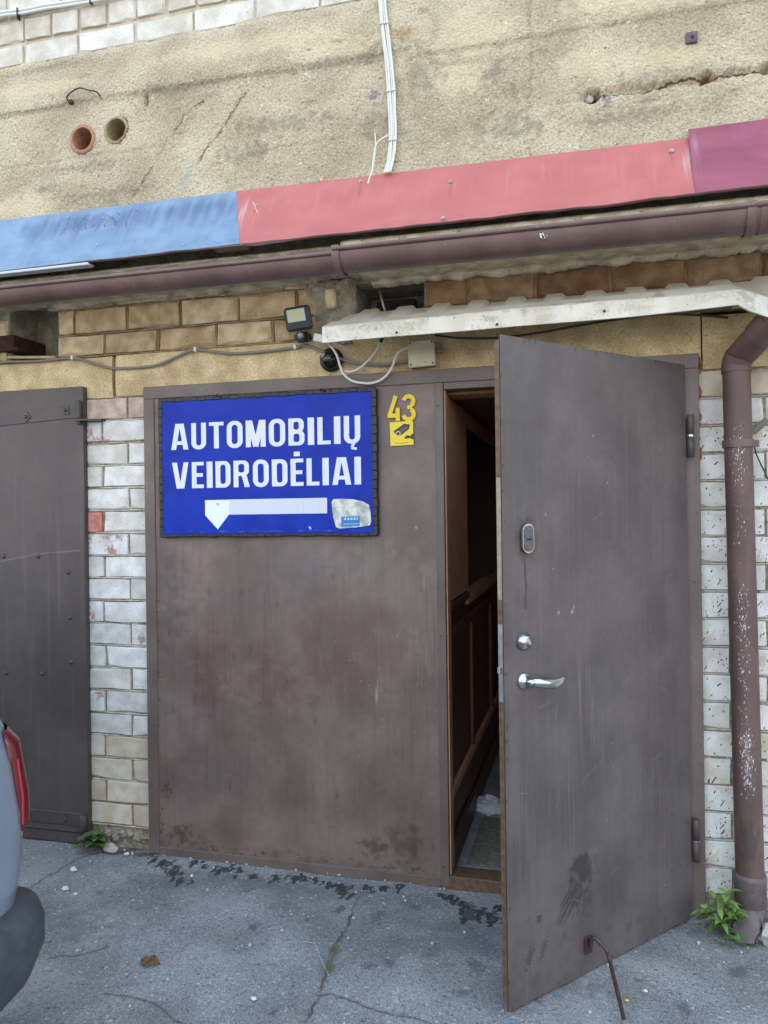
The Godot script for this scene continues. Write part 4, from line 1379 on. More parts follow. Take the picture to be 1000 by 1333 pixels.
	var cyl := put(st, "cylinder_lock", M.chrome, o)
	st = new_st()
	lathe(st, [Vector2(0.0155, 0.0235), Vector2(0.0150, 0.0255), Vector2(0.0, 0.0255)], 24, fx)
	put(st, "lock_face", M.satin, cyl)
	st = new_st()
	lathe(st, [Vector2(0.0065, 0.025), Vector2(0.0065, 0.029), Vector2(0.0, 0.029)], 16, fx * Transform3D(Basis.IDENTITY, Vector3(0.001, 0, 0.004)))
	box(st, Vector3(-0.8225, 1.066, 0.0312), Vector3(-0.8205, 1.0745, 0.0318), 0.0)
	put(st, "key_plug", M.steel, cyl)
	# lever
	st = new_st()
	var hx := Transform3D(Basis.from_euler(Vector3(PI / 2, 0, 0)), Vector3(-0.822, 0.958, 0.002))
	lathe(st, [Vector2(0.026, 0), Vector2(0.0255, 0.005), Vector2(0.021, 0.009), Vector2(0.012, 0.013), Vector2(0.0105, 0.02), Vector2(0.0105, 0.04), Vector2(0.0, 0.044)], 24, hx)
	var ctrl := curve_pts([Vector3(-0.822, 0.958, 0.036), Vector3(-0.805, 0.957, 0.05), Vector3(-0.78, 0.953, 0.055), Vector3(-0.75, 0.949, 0.055), Vector3(-0.72, 0.951, 0.052), Vector3(-0.70, 0.955, 0.047)], 0.006)
	st.set_smooth_group(0)
	var rings := []
	for i in ctrl.size():
		var t := float(i) / (ctrl.size() - 1)
		var ring := []
		var hh := 0.0125 + 0.0025 * sin(t * PI)
		var dd := lerpf(0.0105, 0.006, t)
		if i == ctrl.size() - 1:
			hh *= 0.6
			dd *= 0.6
		for k in 12:
			var a := TAU * k / 12.0
			ring.append(ctrl[i] + Vector3(0, cos(a) * hh, sin(a) * dd))
		rings.append(ring)
	for i in rings.size() - 1:
		for k in 12:
			var k2 := (k + 1) % 12
			quad(st, rings[i][k], rings[i][k2], rings[i + 1][k2], rings[i + 1][k], (rings[i][k] + rings[i][k2]) * 0.5 - ctrl[i])
	for k in 12:
		tri(st, ctrl[-1], rings[-1][k], rings[-1][(k + 1) % 12], Vector3(1, 0, 0))
	put(st, "handle", M.chrome, o)
	# hinges: drawn in the door's own frame, round the pin
	for y in [1.721, 0.277]:
		st = new_st()
		var q := Transform3D(Basis.IDENTITY, Vector3(0.01, y, 0.012))
		lathe(st, [Vector2(0, -0.075), Vector2(0.0125, -0.075), Vector2(0.0125, -0.003), Vector2(0, -0.003)], 16, q)
		lathe(st, [Vector2(0, 0.004), Vector2(0.0125, 0.004), Vector2(0.0125, 0.072), Vector2(0.010, 0.076), Vector2(0, 0.076)], 16, q)
		var hg := put(st, "hinge", M.brown_metal, o)
		st = new_st()
		lathe(st, [Vector2(0.0132, -0.003), Vector2(0.0135, 0.0005), Vector2(0.0132, 0.004)], 16, q)
		put(st, "hinge_ring", M.chrome, hg)
	# plate that takes the stay
	one_box(Vector3(-0.574, 0.062, 0.0015), Vector3(-0.540, 0.116, 0.006), 0.002, "stay_bracket", mat(null, srgb(58, 32, 29), 0.6), o)
	# door stay on the ground
	var s := thing("door_stay", "thin dark metal rod propping the open door at its foot", "rod")
	st = new_st()
	var dx := Transform3D(Basis(Vector3.UP, deg_to_rad(49.5)), Vector3(2.2, 0.0, 0.06))
	var pts := curve_pts([dx * Vector3(-0.552, 0.085, 0.010), dx * Vector3(-0.556, 0.112, 0.016), dx * Vector3(-0.552, 0.12, 0.028), dx * Vector3(-0.545, 0.108, 0.042), dx * Vector3(-0.538, 0.092, 0.06), Vector3(1.906, 0.062, 0.52), Vector3(1.925, 0.036, 0.64), Vector3(1.946, 0.010, 0.78)], 0.01)
	tube(st, pts, 0.0065, 8)
	put(st, "rod", mat(grain(251, 128, srgb(56, 40, 40), srgb(84, 62, 58), 0.05, 0.2, 0.2), Color.WHITE, 0.45, 0.1), s)
	st = new_st()
	tube(st, [Vector3(1.939, 0.020, 0.735), Vector3(1.9465, 0.0105, 0.785)], 0.010, 10)
	put(st, "rod_end", M.grey_cable, s)

# ---------------------------------------------------------------- inside
func interior() -> void:
	var inn := new_st()
	box(inn, Vector3(1.24, -0.05, -3.0), Vector3(1.30, 1.96, -0.02))
	box(inn, Vector3(2.2, -0.05, -3.0), Vector3(2.3, 1.96, -0.02))
	box(inn, Vector3(1.24, -0.05, -3.1), Vector3(2.3, 1.96, -3.0))
	box(inn, Vector3(1.24, 1.96, -3.1), Vector3(2.3, 2.05, -0.31))
	var part := put(inn, "corridor", M.dark_wood, house)
	var x := 1.302
	one_box(Vector3(x, 1.10, -0.56), Vector3(x + 0.016, 1.93, -0.052), 0.002, "wall_board", M.tan_board, part)
	one_box(Vector3(x, 1.03, -2.9), Vector3(x + 0.016, 1.105, -0.562), 0.002, "window_sill", M.tan_board, part)
	one_box(Vector3(x, 1.86, -2.9), Vector3(x + 0.012, 1.93, -0.562), 0.002, "window_head", M.tan_board, part)
	var gl := mat(null, srgb(14, 14, 15), 0.12)
	one_box(Vector3(x, 1.107, -2.9), Vector3(x + 0.004, 1.858, -0.564), 0.0, "dark_window", gl, part)
	one_box(Vector3(x, 1.06, -0.56), Vector3(x + 0.022, 1.092, -0.052), 0.003, "chair_rail", M.dark_wood, part)
	for z in [-0.05, -0.66, -1.4]:
		one_box(Vector3(x, 0.35, z - 0.035), Vector3(x + 0.018, 0.94, z), 0.004, "panel_stile", M.dark_wood, part)
	one_box(Vector3(x, 0.94, -2.9), Vector3(x + 0.018, 0.985, -0.052), 0.004, "panel_rail", M.dark_wood, part)
	one_box(Vector3(x, 0.31, -2.9), Vector3(x + 0.022, 0.352, -0.052), 0.006, "panel_rail", M.tan_board, part)
	one_box(Vector3(x, 0.02, -2.9), Vector3(x + 0.02, 0.115, -0.6), 0.004, "skirting", M.dark_wood, part)
	one_box(Vector3(x, 0.02, -0.595), Vector3(x + 0.022, 0.13, -0.055), 0.004, "skirting", mat(null, srgb(84, 72, 66), 0.5), part)
	one_box(Vector3(1.30, 1.932, -0.2), Vector3(2.2, 1.958, -0.062), 0.003, "head_batten", mat(grain(261, 128, srgb(150, 118, 62), srgb(184, 150, 88), 0.02, 0.2, 0.2), Color.WHITE, 0.8, 0.2), part)
	for i in 3:
		one_box(Vector3(1.30, 1.944, -0.62 - i * 0.4), Vector3(2.2, 1.959, -0.225 - i * 0.4), 0.003, "ceiling_board", M.dark_wood, part)
	var fl := mat(grain(262, 512, srgb(138, 140, 140), srgb(176, 178, 176), 0.01, 0.15, 0.2, 300, 200), Color.WHITE, 0.8, 0.6)
	var st := new_st()
	box(st, Vector3(1.3, -0.1, -3.0), Vector3(2.2, 0.02, -0.06))
	put(st, "corridor_floor", fl, part)
	var mm := thing("floor_mat", "worn grey mat lying on the floor just inside the doorway", "mat", Vector3(1.55, 0.02, -0.4))
	one_box(Vector3(-0.19, 0.0, -0.22), Vector3(0.4, 0.007, 0.28), 0.003, "mat_pad", mat(grain(263, 512, srgb(118, 112, 98), srgb(150, 146, 132), 0.02, 0.3, 0.4, 200, 200), Color.WHITE, 0.95, 0.4, M.b_rough, 0.3), mm)
	# crumpled white bag
	st = new_st()
	var n := FastNoiseLite.new()
	n.seed = 44
	n.frequency = 2.2
	n.fractal_octaves = 3
	var rows := []
	for j in 10:
		var row := []
		for i in 17:
			var th := PI * 0.5 * j / 9.0
			var ph := TAU * (i % 16) / 16.0
			var d := Vector3(sin(th) * cos(ph), cos(th), sin(th) * sin(ph))
			row.append(d * Vector3(0.07, 0.05, 0.06) * (1.0 + absf(n.get_noise_3dv(d * 1.5)) * 0.8))
		rows.append(row)
	st.set_smooth_group(-1)
	for j in 9:
		for i in 16:
			quad(st, rows[j][i], rows[j][i + 1], rows[j + 1][i + 1], rows[j + 1][i], rows[j][i] + rows[j + 1][i + 1])
	var bag := put(st, "plastic_bag", mat(null, srgb(220, 222, 228), 0.5))
	bag.position = Vector3(1.385, 0.02, -0.73)
	tag(bag, "small crumpled white bag on the floor inside the doorway", "bag")

# ---------------------------------------------------------------- the blue sign
func sd_box(x: float, y: float, x0: float, y0: float, x1: float, y1: float) -> float:
	return maxf(maxf(x0 - x, x - x1), maxf(y0 - y, y - y1))

func sd_rr(x: float, y: float, x0: float, y0: float, x1: float, y1: float, r: float) -> float:
	var dx := absf(x - (x0 + x1) * 0.5) - (x1 - x0) * 0.5 + r
	var dy := absf(y - (y0 + y1) * 0.5) - (y1 - y0) * 0.5 + r
	return minf(maxf(dx, dy), 0.0) + Vector2(maxf(dx, 0), maxf(dy, 0)).length() - r

func sd_bar(x: float, y: float, ax: float, ay: float, bx: float, by: float, h: float) -> float:
	var dx := bx - ax
	var dy := by - ay
	var l := sqrt(dx * dx + dy * dy)
	var u := ((x - ax) * dx + (y - ay) * dy) / l
	var v := absf((x - ax) * dy - (y - ay) * dx) / l
	return maxf(v - h, maxf(-u, u - l))

func glyph(ch: String, x: float, y: float, w: float) -> float:
	var s := 0.188
	var t := 0.138
	match ch:
		"I":
			return sd_box(x, y, 0, 0, w, 1)
		"L":
			return minf(sd_box(x, y, 0, 0, s, 1), sd_box(x, y, 0, 0, w, t))
		"T":
			return minf(sd_box(x, y, (w - s) / 2, 0, (w + s) / 2, 1), sd_box(x, y, 0, 1 - t, w, 1))
		"E", "Ė":
			var d := minf(sd_box(x, y, 0, 0, s, 1), minf(sd_box(x, y, 0, 0, w, t), minf(sd_box(x, y, 0, 1 - t, w, 1), sd_box(x, y, 0, 0.43, w * 0.92, 0.43 + t))))
			if ch == "Ė":
				d = minf(d, sd_box(x, y, w / 2 - 0.11, 1.09, w / 2 + 0.11, 1.26))
			return d
		"O":
			return maxf(sd_rr(x, y, 0, -0.012, w, 1.012, w * 0.46), -sd_rr(x, y, s, t, w - s, 1 - t, (w - 2 * s) * 0.5))
		"U", "Ų":
			var d := maxf(maxf(sd_rr(x, y, 0, -0.012, w, 1.6, w * 0.46), y - 1.0), -sd_rr(x, y, s, t, w - s, 1.7, (w - 2 * s) * 0.5))
			if ch == "Ų":
				d = minf(d, minf(sd_bar(x, y, w * 0.62, 0.02, w * 0.48, -0.14, 0.05), sd_bar(x, y, w * 0.44, -0.16, w * 0.78, -0.20, 0.045)))
			return d
		"D":
			return maxf(minf(sd_rr(x, y, -0.3, 0, w, 1, w * 0.42), 9.0), maxf(-x, -sd_rr(x, y, s, t, w - s, 1 - t, 0.10)))
		"B":
			var d := minf(sd_rr(x, y, -0.3, 0, w, 0.56, 0.2), sd_rr(x, y, -0.3, 0.48, w * 0.96, 1, 0.19))
			d = maxf(d, -sd_rr(x, y, s, t - 0.01, w - s * 0.98, 0.43, 0.08))
			d = maxf(d, -sd_rr(x, y, s, 0.58, w - s * 1.08, 1 - t + 0.01, 0.08))
			return maxf(d, -x)
		"R":
			var d := sd_rr(x, y, -0.3, 0.42, w * 0.95, 1, 0.2)
			d = maxf(d, -sd_rr(x, y, s, 0.55, w - s * 1.12, 1 - t + 0.01, 0.09))
			d = minf(d, sd_box(x, y, 0, 0, s, 1))
			d = minf(d, maxf(sd_bar(x, y, w * 0.62, 0.5, w - s * 0.45, -0.05, s * 0.5), -y))
			return maxf(d, -x)
		"M":
			var d := minf(sd_box(x, y, 0, 0, 0.19, 1), sd_box(x, y, w - 0.19, 0, w, 1))
			d = minf(d, minf(sd_bar(x, y, 0.13, 1.04, w / 2, 0.02, 0.10), sd_bar(x, y, w - 0.13, 1.04, w / 2, 0.02, 0.10)))
			return maxf(d, maxf(-y, y - 1.0))
		"A":
			var d := minf(sd_bar(x, y, 0.09, -0.06, w / 2 - 0.055, 1.06, 0.096), sd_bar(x, y, w - 0.09, -0.06, w / 2 + 0.055, 1.06, 0.096))
			d = minf(d, sd_box(x, y, w * 0.24, 0.19, w * 0.76, 0.33))
			return maxf(d, maxf(-y, y - 1.0))
		"V":
			var d := minf(sd_bar(x, y, 0.10, 1.06, w / 2 - 0.045, -0.06, 0.096), sd_bar(x, y, w - 0.10, 1.06, w / 2 + 0.045, -0.06, 0.096))
			return maxf(d, maxf(-y, y - 1.0))
	return 9.0

func print_line(p: Pic, text: String, widths: Array, x0: float, x1: float, base_y: float, cap: float, tilt: float, c: Color) -> void:
	var total := 0.0
	for q in widths:
		total += q
	var gap := 0.115
	var sx := (x1 - x0) / (total + gap * (widths.size() - 1))
	var x := x0
	for i in text.length():
		var w: float = widths[i]
		var y0 := base_y + tilt * (x - x0)
		for py in range(int(y0 - cap * 1.32), int(y0 + cap * 0.3)):
			for pxx in range(int(x - 2), int(x + w * sx + 3)):
				var d := glyph(text[i], (pxx + 0.5 - x) / sx, (y0 - py - 0.5) / cap, w)
				var k := clampf(0.5 - d * (sx + cap) * 0.5, 0.0, 1.0)
				if k > 0.0:
					p.px(pxx, py, c, k)
		x += (w + gap) * sx

func sign_board() -> void:
	var o := thing("blue_sign", "blue metal sign with white lettering and arrow on the brown gate", "sign")
	var W := 1280
	var H := 776
	var p := Pic.new(W, H, 301)
	p.base(srgb(8, 40, 148), srgb(14, 50, 164), Pic.noise(302, 0.004, 3, W, H), Pic.noise(303, 0.2, 2, W, H), 0.05)
	var x0 := 0.098
	var y1 := 1.949
	var k := W / 0.938
	var U := func(x: float, y: float) -> Vector2: return Vector2((x - x0) * k, (y1 - y) * k)
	var ink := srgb(216, 218, 224)
	var a: Vector2 = U.call(0.141, 1.741)
	var b: Vector2 = U.call(0.984, 1.741)
	var cap := 0.111 * k
	print_line(p, "AUTOMOBILIŲ", [0.68, 0.57, 0.56, 0.6, 0.74, 0.6, 0.58, 0.23, 0.47, 0.23, 0.57], a.x, b.x, a.y, cap, 0.0, ink)
	a = U.call(0.143, 1.576)
	b = U.call(0.985, 1.576)
	print_line(p, "VEIDRODĖLIAI", [0.68, 0.47, 0.23, 0.58, 0.62, 0.6, 0.58, 0.47, 0.46, 0.23, 0.68, 0.23], a.x, b.x, a.y, cap, 0.0, ink)
	# arrow: a long bar and a house shaped head
	var s0: Vector2 = U.call(0.405, 1.525)
	var s1: Vector2 = U.call(0.841, 1.462)
	for y in range(int(s0.y), int(s1.y)):
		for x in range(int(s0.x), int(s1.x)):
			p.px(x, y, srgb(204, 208, 218), 1.0)
	var hp := PackedVector2Array()
	for q in [[0.297, 1.525], [0.408, 1.525], [0.408, 1.464], [0.355, 1.401], [0.297, 1.461]]:
		hp.append(U.call(q[0], q[1]))
	for y in range(int(hp[0].y), int(hp[3].y) + 1):
		for x in range(int(hp[0].x), int(hp[1].x) + 1):
			if Geometry2D.is_point_in_polygon(Vector2(x + 0.5, y + 0.5), hp):
				p.px(x, y, srgb(224, 230, 240), 1.0)
	var dot: Vector2 = U.call(0.356, 1.507)
	p.blob(dot.x, dot.y, 14, 12, 0.0, srgb(150, 160, 180), 0.7, 0.6, 0.6)
	var chip: Vector2 = U.call(0.765, 1.405)
	p.blob(chip.x, chip.y, 12, 6, 0.8, srgb(206, 212, 222), 0.9, 0.9, 0.3)
	p.streaks(40, 0, 0, W, H, 60, 300, 3.0, srgb(58, 84, 184), 0.16)
	p.specks(60, 0, 0, W, H, 0.6, 2.2, srgb(14, 26, 90), 0.6)
	p.streaks(30, 0, H - 26, W, H - 20, 8, 20, 18.0, srgb(140, 150, 180), 0.4)
	var st := new_st()
	st.set_smooth_group(-1)
	quad(st, Vector3(x0, 1.380, 0.0496), Vector3(1.036, 1.380, 0.0496), Vector3(1.036, y1, 0.0496), Vector3(x0, y1, 0.0496), Vector3(0, 0, 1), PackedVector2Array([Vector2(0, 1), Vector2(1, 1), Vector2(1, 0), Vector2(0, 0)]))
	var face := mat(p.tex(), Color.WHITE, 0.38)
	face.metallic_specular = 0.3
	put(st, "sign_face", face, o)
	one_box(Vector3(x0, 1.380, 0.034), Vector3(1.036, y1, 0.049), 0.0, "sign_board", M.tape, o)
	# taped edge, wrapped piece by piece
	var e := new_st()
	var n := 26
	for i in n:
		var xa := lerpf(0.084, 1.048, float(i) / n)
		var xb := lerpf(0.084, 1.048, float(i + 1) / n)
		box(e, Vector3(xa, 1.946 + rng.randf_range(-0.003, 0.001), 0.032), Vector3(xb + 0.002, 1.962 + rng.randf_range(-0.002, 0.003), 0.0525 + rng.randf_range(-0.001, 0.001)), 0.003)
		box(e, Vector3(xa, 1.370 + rng.randf_range(-0.003, 0.002), 0.032), Vector3(xb + 0.002, 1.383 + rng.randf_range(-0.002, 0.002), 0.0525 + rng.randf_range(-0.001, 0.001)), 0.003)
	for i in 16:
		var ya := lerpf(1.375, 1.955, i / 16.0)
		var yb := lerpf(1.375, 1.955, (i + 1) / 16.0)
		box(e, Vector3(0.082 + rng.randf_range(-0.002, 0.001), ya, 0.0325), Vector3(0.1005 + rng.randf_range(-0.001, 0.002), yb + 0.002, 0.053 + rng.randf_range(-0.001, 0.001)), 0.003)
		box(e, Vector3(1.032 + rng.randf_range(-0.001, 0.001), ya, 0.0325), Vector3(1.053 + rng.randf_range(-0.001, 0.003), yb + 0.002, 0.053 + rng.randf_range(-0.001, 0.001)), 0.003)
	put(e, "tape_edge", M.tape, o)
	for q in [[0.37, 1.957], [0.83, 1.957]]:
		var t := new_st()
		tube(t, curve_pts([Vector3(q[0] - 0.012, q[1], 0.05), Vector3(q[0] - 0.004, q[1] + 0.008, 0.06), Vector3(q[0] + 0.006, q[1] - 0.004, 0.058), Vector3(q[0] + 0.013, q[1] + 0.003, 0.05)], 0.004), 0.003, 6)
		put(t, "wire_tie", M.black, o)
	# the mirror glass stuck to the corner, with its own little label
	var mp := PackedVector2Array()
	for q in [[0.868, 1.519], [0.905, 1.520], [0.95, 1.517], [0.99, 1.508], [1.016, 1.494], [1.022, 1.47], [1.025, 1.43], [1.02, 1.413], [1.0, 1.409], [0.95, 1.404], [0.89, 1.400], [0.878, 1.406], [0.868, 1.44], [0.862, 1.48], [0.861, 1.508]]:
		mp.append(Vector2(q[0], q[1]))
	st = new_st()
	prism(st, mp, 0.0497, 0.0515)
	var mir := put(st, "mirror_glass", mat(grain(311, 256, srgb(132, 138, 134), srgb(196, 200, 196), 0.015, 0.3, 0.1), Color.WHITE, 0.3, 0.2, null, 0.0, 0.35), o)
	mir.set_meta("label", "worn pale mirror glass stuck to the lower right corner")
	var lp := Pic.new(160, 84, 312)
	for y in 84:
		for x in 160:
			p.px(0, 0, Color.BLACK, 0.0)
			lp.px(x, y, srgb(36, 110, 176), 1.0)
	for y in range(10, 30):
		for x in range(16, 146):
			if (x / 9) % 3 != 2:
				lp.px(x, y, srgb(214, 226, 238), 0.75)
	for x in range(14, 150):
		if (x / 5) % 4 != 3:
			for y in range(58, 68):
				lp.px(x, y, srgb(214, 226, 238), 0.6)
	st = new_st()
	st.set_smooth_group(-1)
	quad(st, Vector3(0.901, 1.408, 0.0525), Vector3(0.977, 1.409, 0.0525), Vector3(0.977, 1.449, 0.0525), Vector3(0.9, 1.448, 0.0525), Vector3(0, 0, 1), PackedVector2Array([Vector2(0, 1), Vector2(1, 1), Vector2(1, 0), Vector2(0, 0)]))
	put(st, "mirror_label", mat(lp.tex(), Color.WHITE, 0.4), mir)

func ribbon(st: SurfaceTool, pts: Array, w: float, z: float, t: float) -> void:
	st.set_smooth_group(-1)
	var L := []
	var R := []
	for i in pts.size():
		var a: Vector2 = pts[maxi(0, i - 1)]
		var b: Vector2 = pts[mini(pts.size() - 1, i + 1)]
		var d := (b - a).normalized()
		var nn := Vector2(-d.y, d.x) * w * 0.5
		L.append(pts[i] + nn)
		R.append(pts[i] - nn)
	for i in pts.size() - 1:
		for f in [[z + t, 1], [z, -1]]:
			quad(st, Vector3(L[i].x, L[i].y, f[0]), Vector3(R[i].x, R[i].y, f[0]), Vector3(R[i + 1].x, R[i + 1].y, f[0]), Vector3(L[i + 1].x, L[i + 1].y, f[0]), Vector3(0, 0, f[1]))
		quad(st, Vector3(L[i].x, L[i].y, z), Vector3(L[i + 1].x, L[i + 1].y, z), Vector3(L[i + 1].x, L[i + 1].y, z + t), Vector3(L[i].x, L[i].y, z + t), Vector3((L[i] - R[i]).x, (L[i] - R[i]).y, 0))
		quad(st, Vector3(R[i].x, R[i].y, z), Vector3(R[i + 1].x, R[i + 1].y, z), Vector3(R[i + 1].x, R[i + 1].y, z + t), Vector3(R[i].x, R[i].y, z + t), Vector3((R[i] - L[i]).x, (R[i] - L[i]).y, 0))

func small_signs() -> void:
	var o := thing("house_number", "yellow painted number 43 beside the blue sign's top corner", "number")
	var ym := mat(null, srgb(228, 192, 16), 0.5)
	var z := 0.0338
	var st := new_st()
	# 4: a slanted stroke, the foot bar, a short upright
	ribbon(st, [Vector2(1.128, 1.924), Vector2(1.103, 1.852)], 0.0165, z, 0.0012)
	ribbon(st, [Vector2(1.093, 1.846), Vector2(1.133, 1.846)], 0.0165, z + 0.0003, 0.0012)
	ribbon(st, [Vector2(1.1355, 1.876), Vector2(1.1355, 1.824)], 0.017, z + 0.0006, 0.0012)
	put(st, "numeral_four", ym, o)
	st = new_st()
	var pts := []
	for i in 13:
		var a := deg_to_rad(lerpf(170, -65, i / 12.0))
		pts.append(Vector2(1.180 + cos(a) * 0.0195, 1.9005 + sin(a) * 0.0195))
	ribbon(st, pts, 0.0165, z, 0.0012)
	pts = []
	for i in 14:
		var a := deg_to_rad(lerpf(65, -172, i / 13.0))
		pts.append(Vector2(1.180 + cos(a) * 0.0205, 1.849 + sin(a) * 0.0205))
	ribbon(st, pts, 0.0165, z + 0.0003, 0.0012)
	ribbon(st, [Vector2(1.174, 1.8765), Vector2(1.193, 1.8765)], 0.0155, z + 0.0006, 0.0012)
	put(st, "numeral_three", ym, o)
	# camera warning sticker
	var p := Pic.new(192, 192, 321)
	for y in 192:
		for x in 192:
			p.px(x, y, srgb(232, 204, 40), 1.0)
	var dk := srgb(38, 38, 36)
	var body := PackedVector2Array([Vector2(30, 72), Vector2(118, 18), Vector2(166, 26), Vector2(160, 62), Vector2(86, 112), Vector2(36, 92)])
	var arm := PackedVector2Array([Vector2(118, 128), Vector2(136, 112), Vector2(172, 118), Vector2(176, 104), Vector2(192, 104), Vector2(192, 146), Vector2(174, 146), Vector2(172, 136), Vector2(120, 140)])
	for y in 192:
		for x in 192:
			var v := Vector2(x, y)
			if Geometry2D.is_point_in_polygon(v, body) or Geometry2D.is_point_in_polygon(v, arm):
				p.px(x, y, dk, 1.0)
			if Geometry2D.is_point_in_polygon(v, PackedVector2Array([Vector2(44, 84), Vector2(120, 40), Vector2(150, 44), Vector2(146, 58), Vector2(84, 98)])):
				p.px(x, y, srgb(92, 92, 88), 0.8)
			var q := v.distance_to(Vector2(66, 96))
			if q < 21:
				p.px(x, y, srgb(210, 200, 150) if q > 14 else dk, 1.0)
	p.line([Vector2(40, 172), Vector2(150, 172)], 4.0, dk, 0.6, 2.0)
	st = new_st()
	st.set_smooth_group(-1)
	var xf := Transform3D(Basis(Vector3(0, 0, 1), 0.02), Vector3(1.150, 1.774, 0.0))
	box(st, Vector3(-0.047, -0.047, 0.0325), Vector3(0.047, 0.047, 0.0338), 0.0, xf)
	var s := put(st, "camera_sticker", mat(null, srgb(232, 204, 40), 0.5))
	tag(s, "square yellow sticker with a black camera under the number 43", "sticker")
	st = new_st()
	st.set_smooth_group(-1)
	quad(st, xf * Vector3(-0.047, -0.047, 0.0342), xf * Vector3(0.047, -0.047, 0.0342), xf * Vector3(0.047, 0.047, 0.0342), xf * Vector3(-0.047, 0.047, 0.0342), Vector3(0, 0, 1), PackedVector2Array([Vector2(0, 1), Vector2(1, 1), Vector2(1, 0), Vector2(0, 0)]))
	put(st, "camera_pictogram", mat(p.tex(), Color.WHITE, 0.45), s)

# ---------------------------------------------------------------- awning
func awning() -> void:
	var o := thing("awning", "white sheet metal awning with a bent front lip above the door", "awning")
	var paint := Pic.new(1024, 128, 331)
	paint.base(srgb(206, 198, 178), srgb(224, 218, 204), Pic.noise(332, 0.01, 4, 1024, 128), Pic.noise(333, 0.2, 2, 1024, 128), 0.06)
	for i in 40:
		paint.blob(paint.rg.randf_range(0, 1020), paint.rg.randf_range(60, 126), paint.rg.randf_range(10, 60), paint.rg.randf_range(6, 20), 0.0, srgb(156, 146, 122), 0.3, 0.9, 0.8)
	for i in 14:
		paint.blob(paint.rg.randf_range(200, 1020), paint.rg.randf_range(20, 126), paint.rg.randf_range(6, 30), paint.rg.randf_range(6, 24), 0.0, srgb(116, 108, 92), 0.35, 0.9, 0.7)
	paint.specks(120, 0, 0, 1024, 128, 0.5, 2.0, srgb(104, 96, 82), 0.6)
	for i in 9:
		var a := Vector2(60 + i * 9, 60 + paint.rg.randf() * 50)
		paint.line([a, a + Vector2(paint.rg.randf_range(10, 30), paint.rg.randf_range(-14, 14))], 1.5, srgb(140, 132, 112), 0.5, 1.0)
	var m := mat(paint.tex(), Color.WHITE, 0.42)
	# ribbed roof sheet
	var st := new_st()
	var rows := []
	for j in 4:
		var v := j / 3.0
		var row := []
		var x := 0.935
		while x < 2.6:
			for q in [[0.0, 0.0], [0.045, 0.0], [0.06, 0.014], [0.115, 0.014], [0.13, 0.0]]:
				var xx: float = x + q[0]
				var drop := maxf(0.0, xx - 2.34) * 0.5
				row.append(Vector3(xx, lerpf(2.272, 2.160, v) + q[1] * lerpf(1.0, 0.15, v * v) - drop * v, lerpf(0.002, 0.27, v)))
			x += 0.145
		rows.append(row)
	sheet(st, rows, Vector3(0, -0.001, 0))
	put(st, "ribbed_sheet", m, o)
	# front flashing: top flange, lip, turned hem
	st = new_st()
	var xs := [0.917, 0.94, 1.05, 1.2, 1.35, 1.5, 1.62, 1.7, 1.8, 1.9, 2.0, 2.08, 2.16, 2.24, 2.30, 2.335, 2.37, 2.42, 2.5, 2.62]
	var n := FastNoiseLite.new()
	n.seed = 12
	n.frequency = 3.0
	var fl := [[], [], [], [], []]
	for x in xs:
		var u := clampf((x - 0.917) / 1.42, 0.0, 1.0)
		var top := lerpf(2.154, 2.172, u) + n.get_noise_1d(x) * 0.003
		var bot := lerpf(2.094, 2.108, u) + n.get_noise_1d(x + 9.0) * 0.003
		var zz := 0.30 + n.get_noise_1d(x * 1.5 + 30.0) * 0.006
		if x > 1.95 and x < 2.34:   # the lip is folded in and up near the right end
			bot += 0.012 * sin((x - 1.95) / 0.39 * PI * 0.5)
			zz -= 0.02 * sin((x - 1.95) / 0.39 * PI)
		if x > 2.335:
			top -= (x - 2.335) * 0.42
			bot -= (x - 2.335) * 0.45
			zz += 0.012
		fl[0].append(Vector3(x, top + 0.044, 0.19))
		fl[1].append(Vector3(x, top, zz - 0.004))
		fl[2].append(Vector3(x, top - 0.005, zz))
		fl[3].append(Vector3(x, bot, zz + n.get_noise_1d(x * 2.0 + 70.0) * 0.004))
		fl[4].append(Vector3(x, bot + 0.004, zz - 0.025))
	sheet(st, fl, Vector3(0, -0.0007, -0.0012), false, Rect2(0.917, 0, 1.5, 1))
	put(st, "front_lip", m, o)
	for q in [[1.56, 2.112], [1.92, 2.13], [1.2, 2.11]]:
		st = new_st()
		lathe(st, [Vector2(0.005, 0), Vector2(0.004, 0.003), Vector2(0, 0.004)], 8, Transform3D(Basis.from_euler(Vector3(PI / 2, 0, 0)), Vector3(q[0], q[1], 0.303)))
		put(st, "rivet", M.dark_cable, o)
	# end cap on the left and the timber batten under the sheet
	st = new_st()
	st.set_smooth_group(-1)
	prism(st, PackedVector2Array([Vector2(0.0, 2.255), Vector2(0.19, 2.19), Vector2(0.296, 2.150), Vector2(0.296, 2.096), Vector2(0.24, 2.13), Vector2(0.0, 2.235)]), 0.918, 0.9195, Transform3D(Basis(Vector3(0, 0, 1), Vector3(0, 1, 0), Vector3(1, 0, 0)), Vector3.ZERO))
	put(st, "end_cap", m, o)
	one_box(Vector3(0.96, 2.176, 0.003), Vector3(2.6, 2.206, 0.03), 0.003, "wall_batten", M.lintel, o)
	one_box(Vector3(1.3, 2.125, 0.20), Vector3(2.33, 2.15, 0.235), 0.003, "front_batten", mat(grain(335, 256, srgb(96, 76, 52), srgb(130, 106, 74), 0.02, 0.2, 0.3), Color.WHITE, 0.9, 0.3), o)

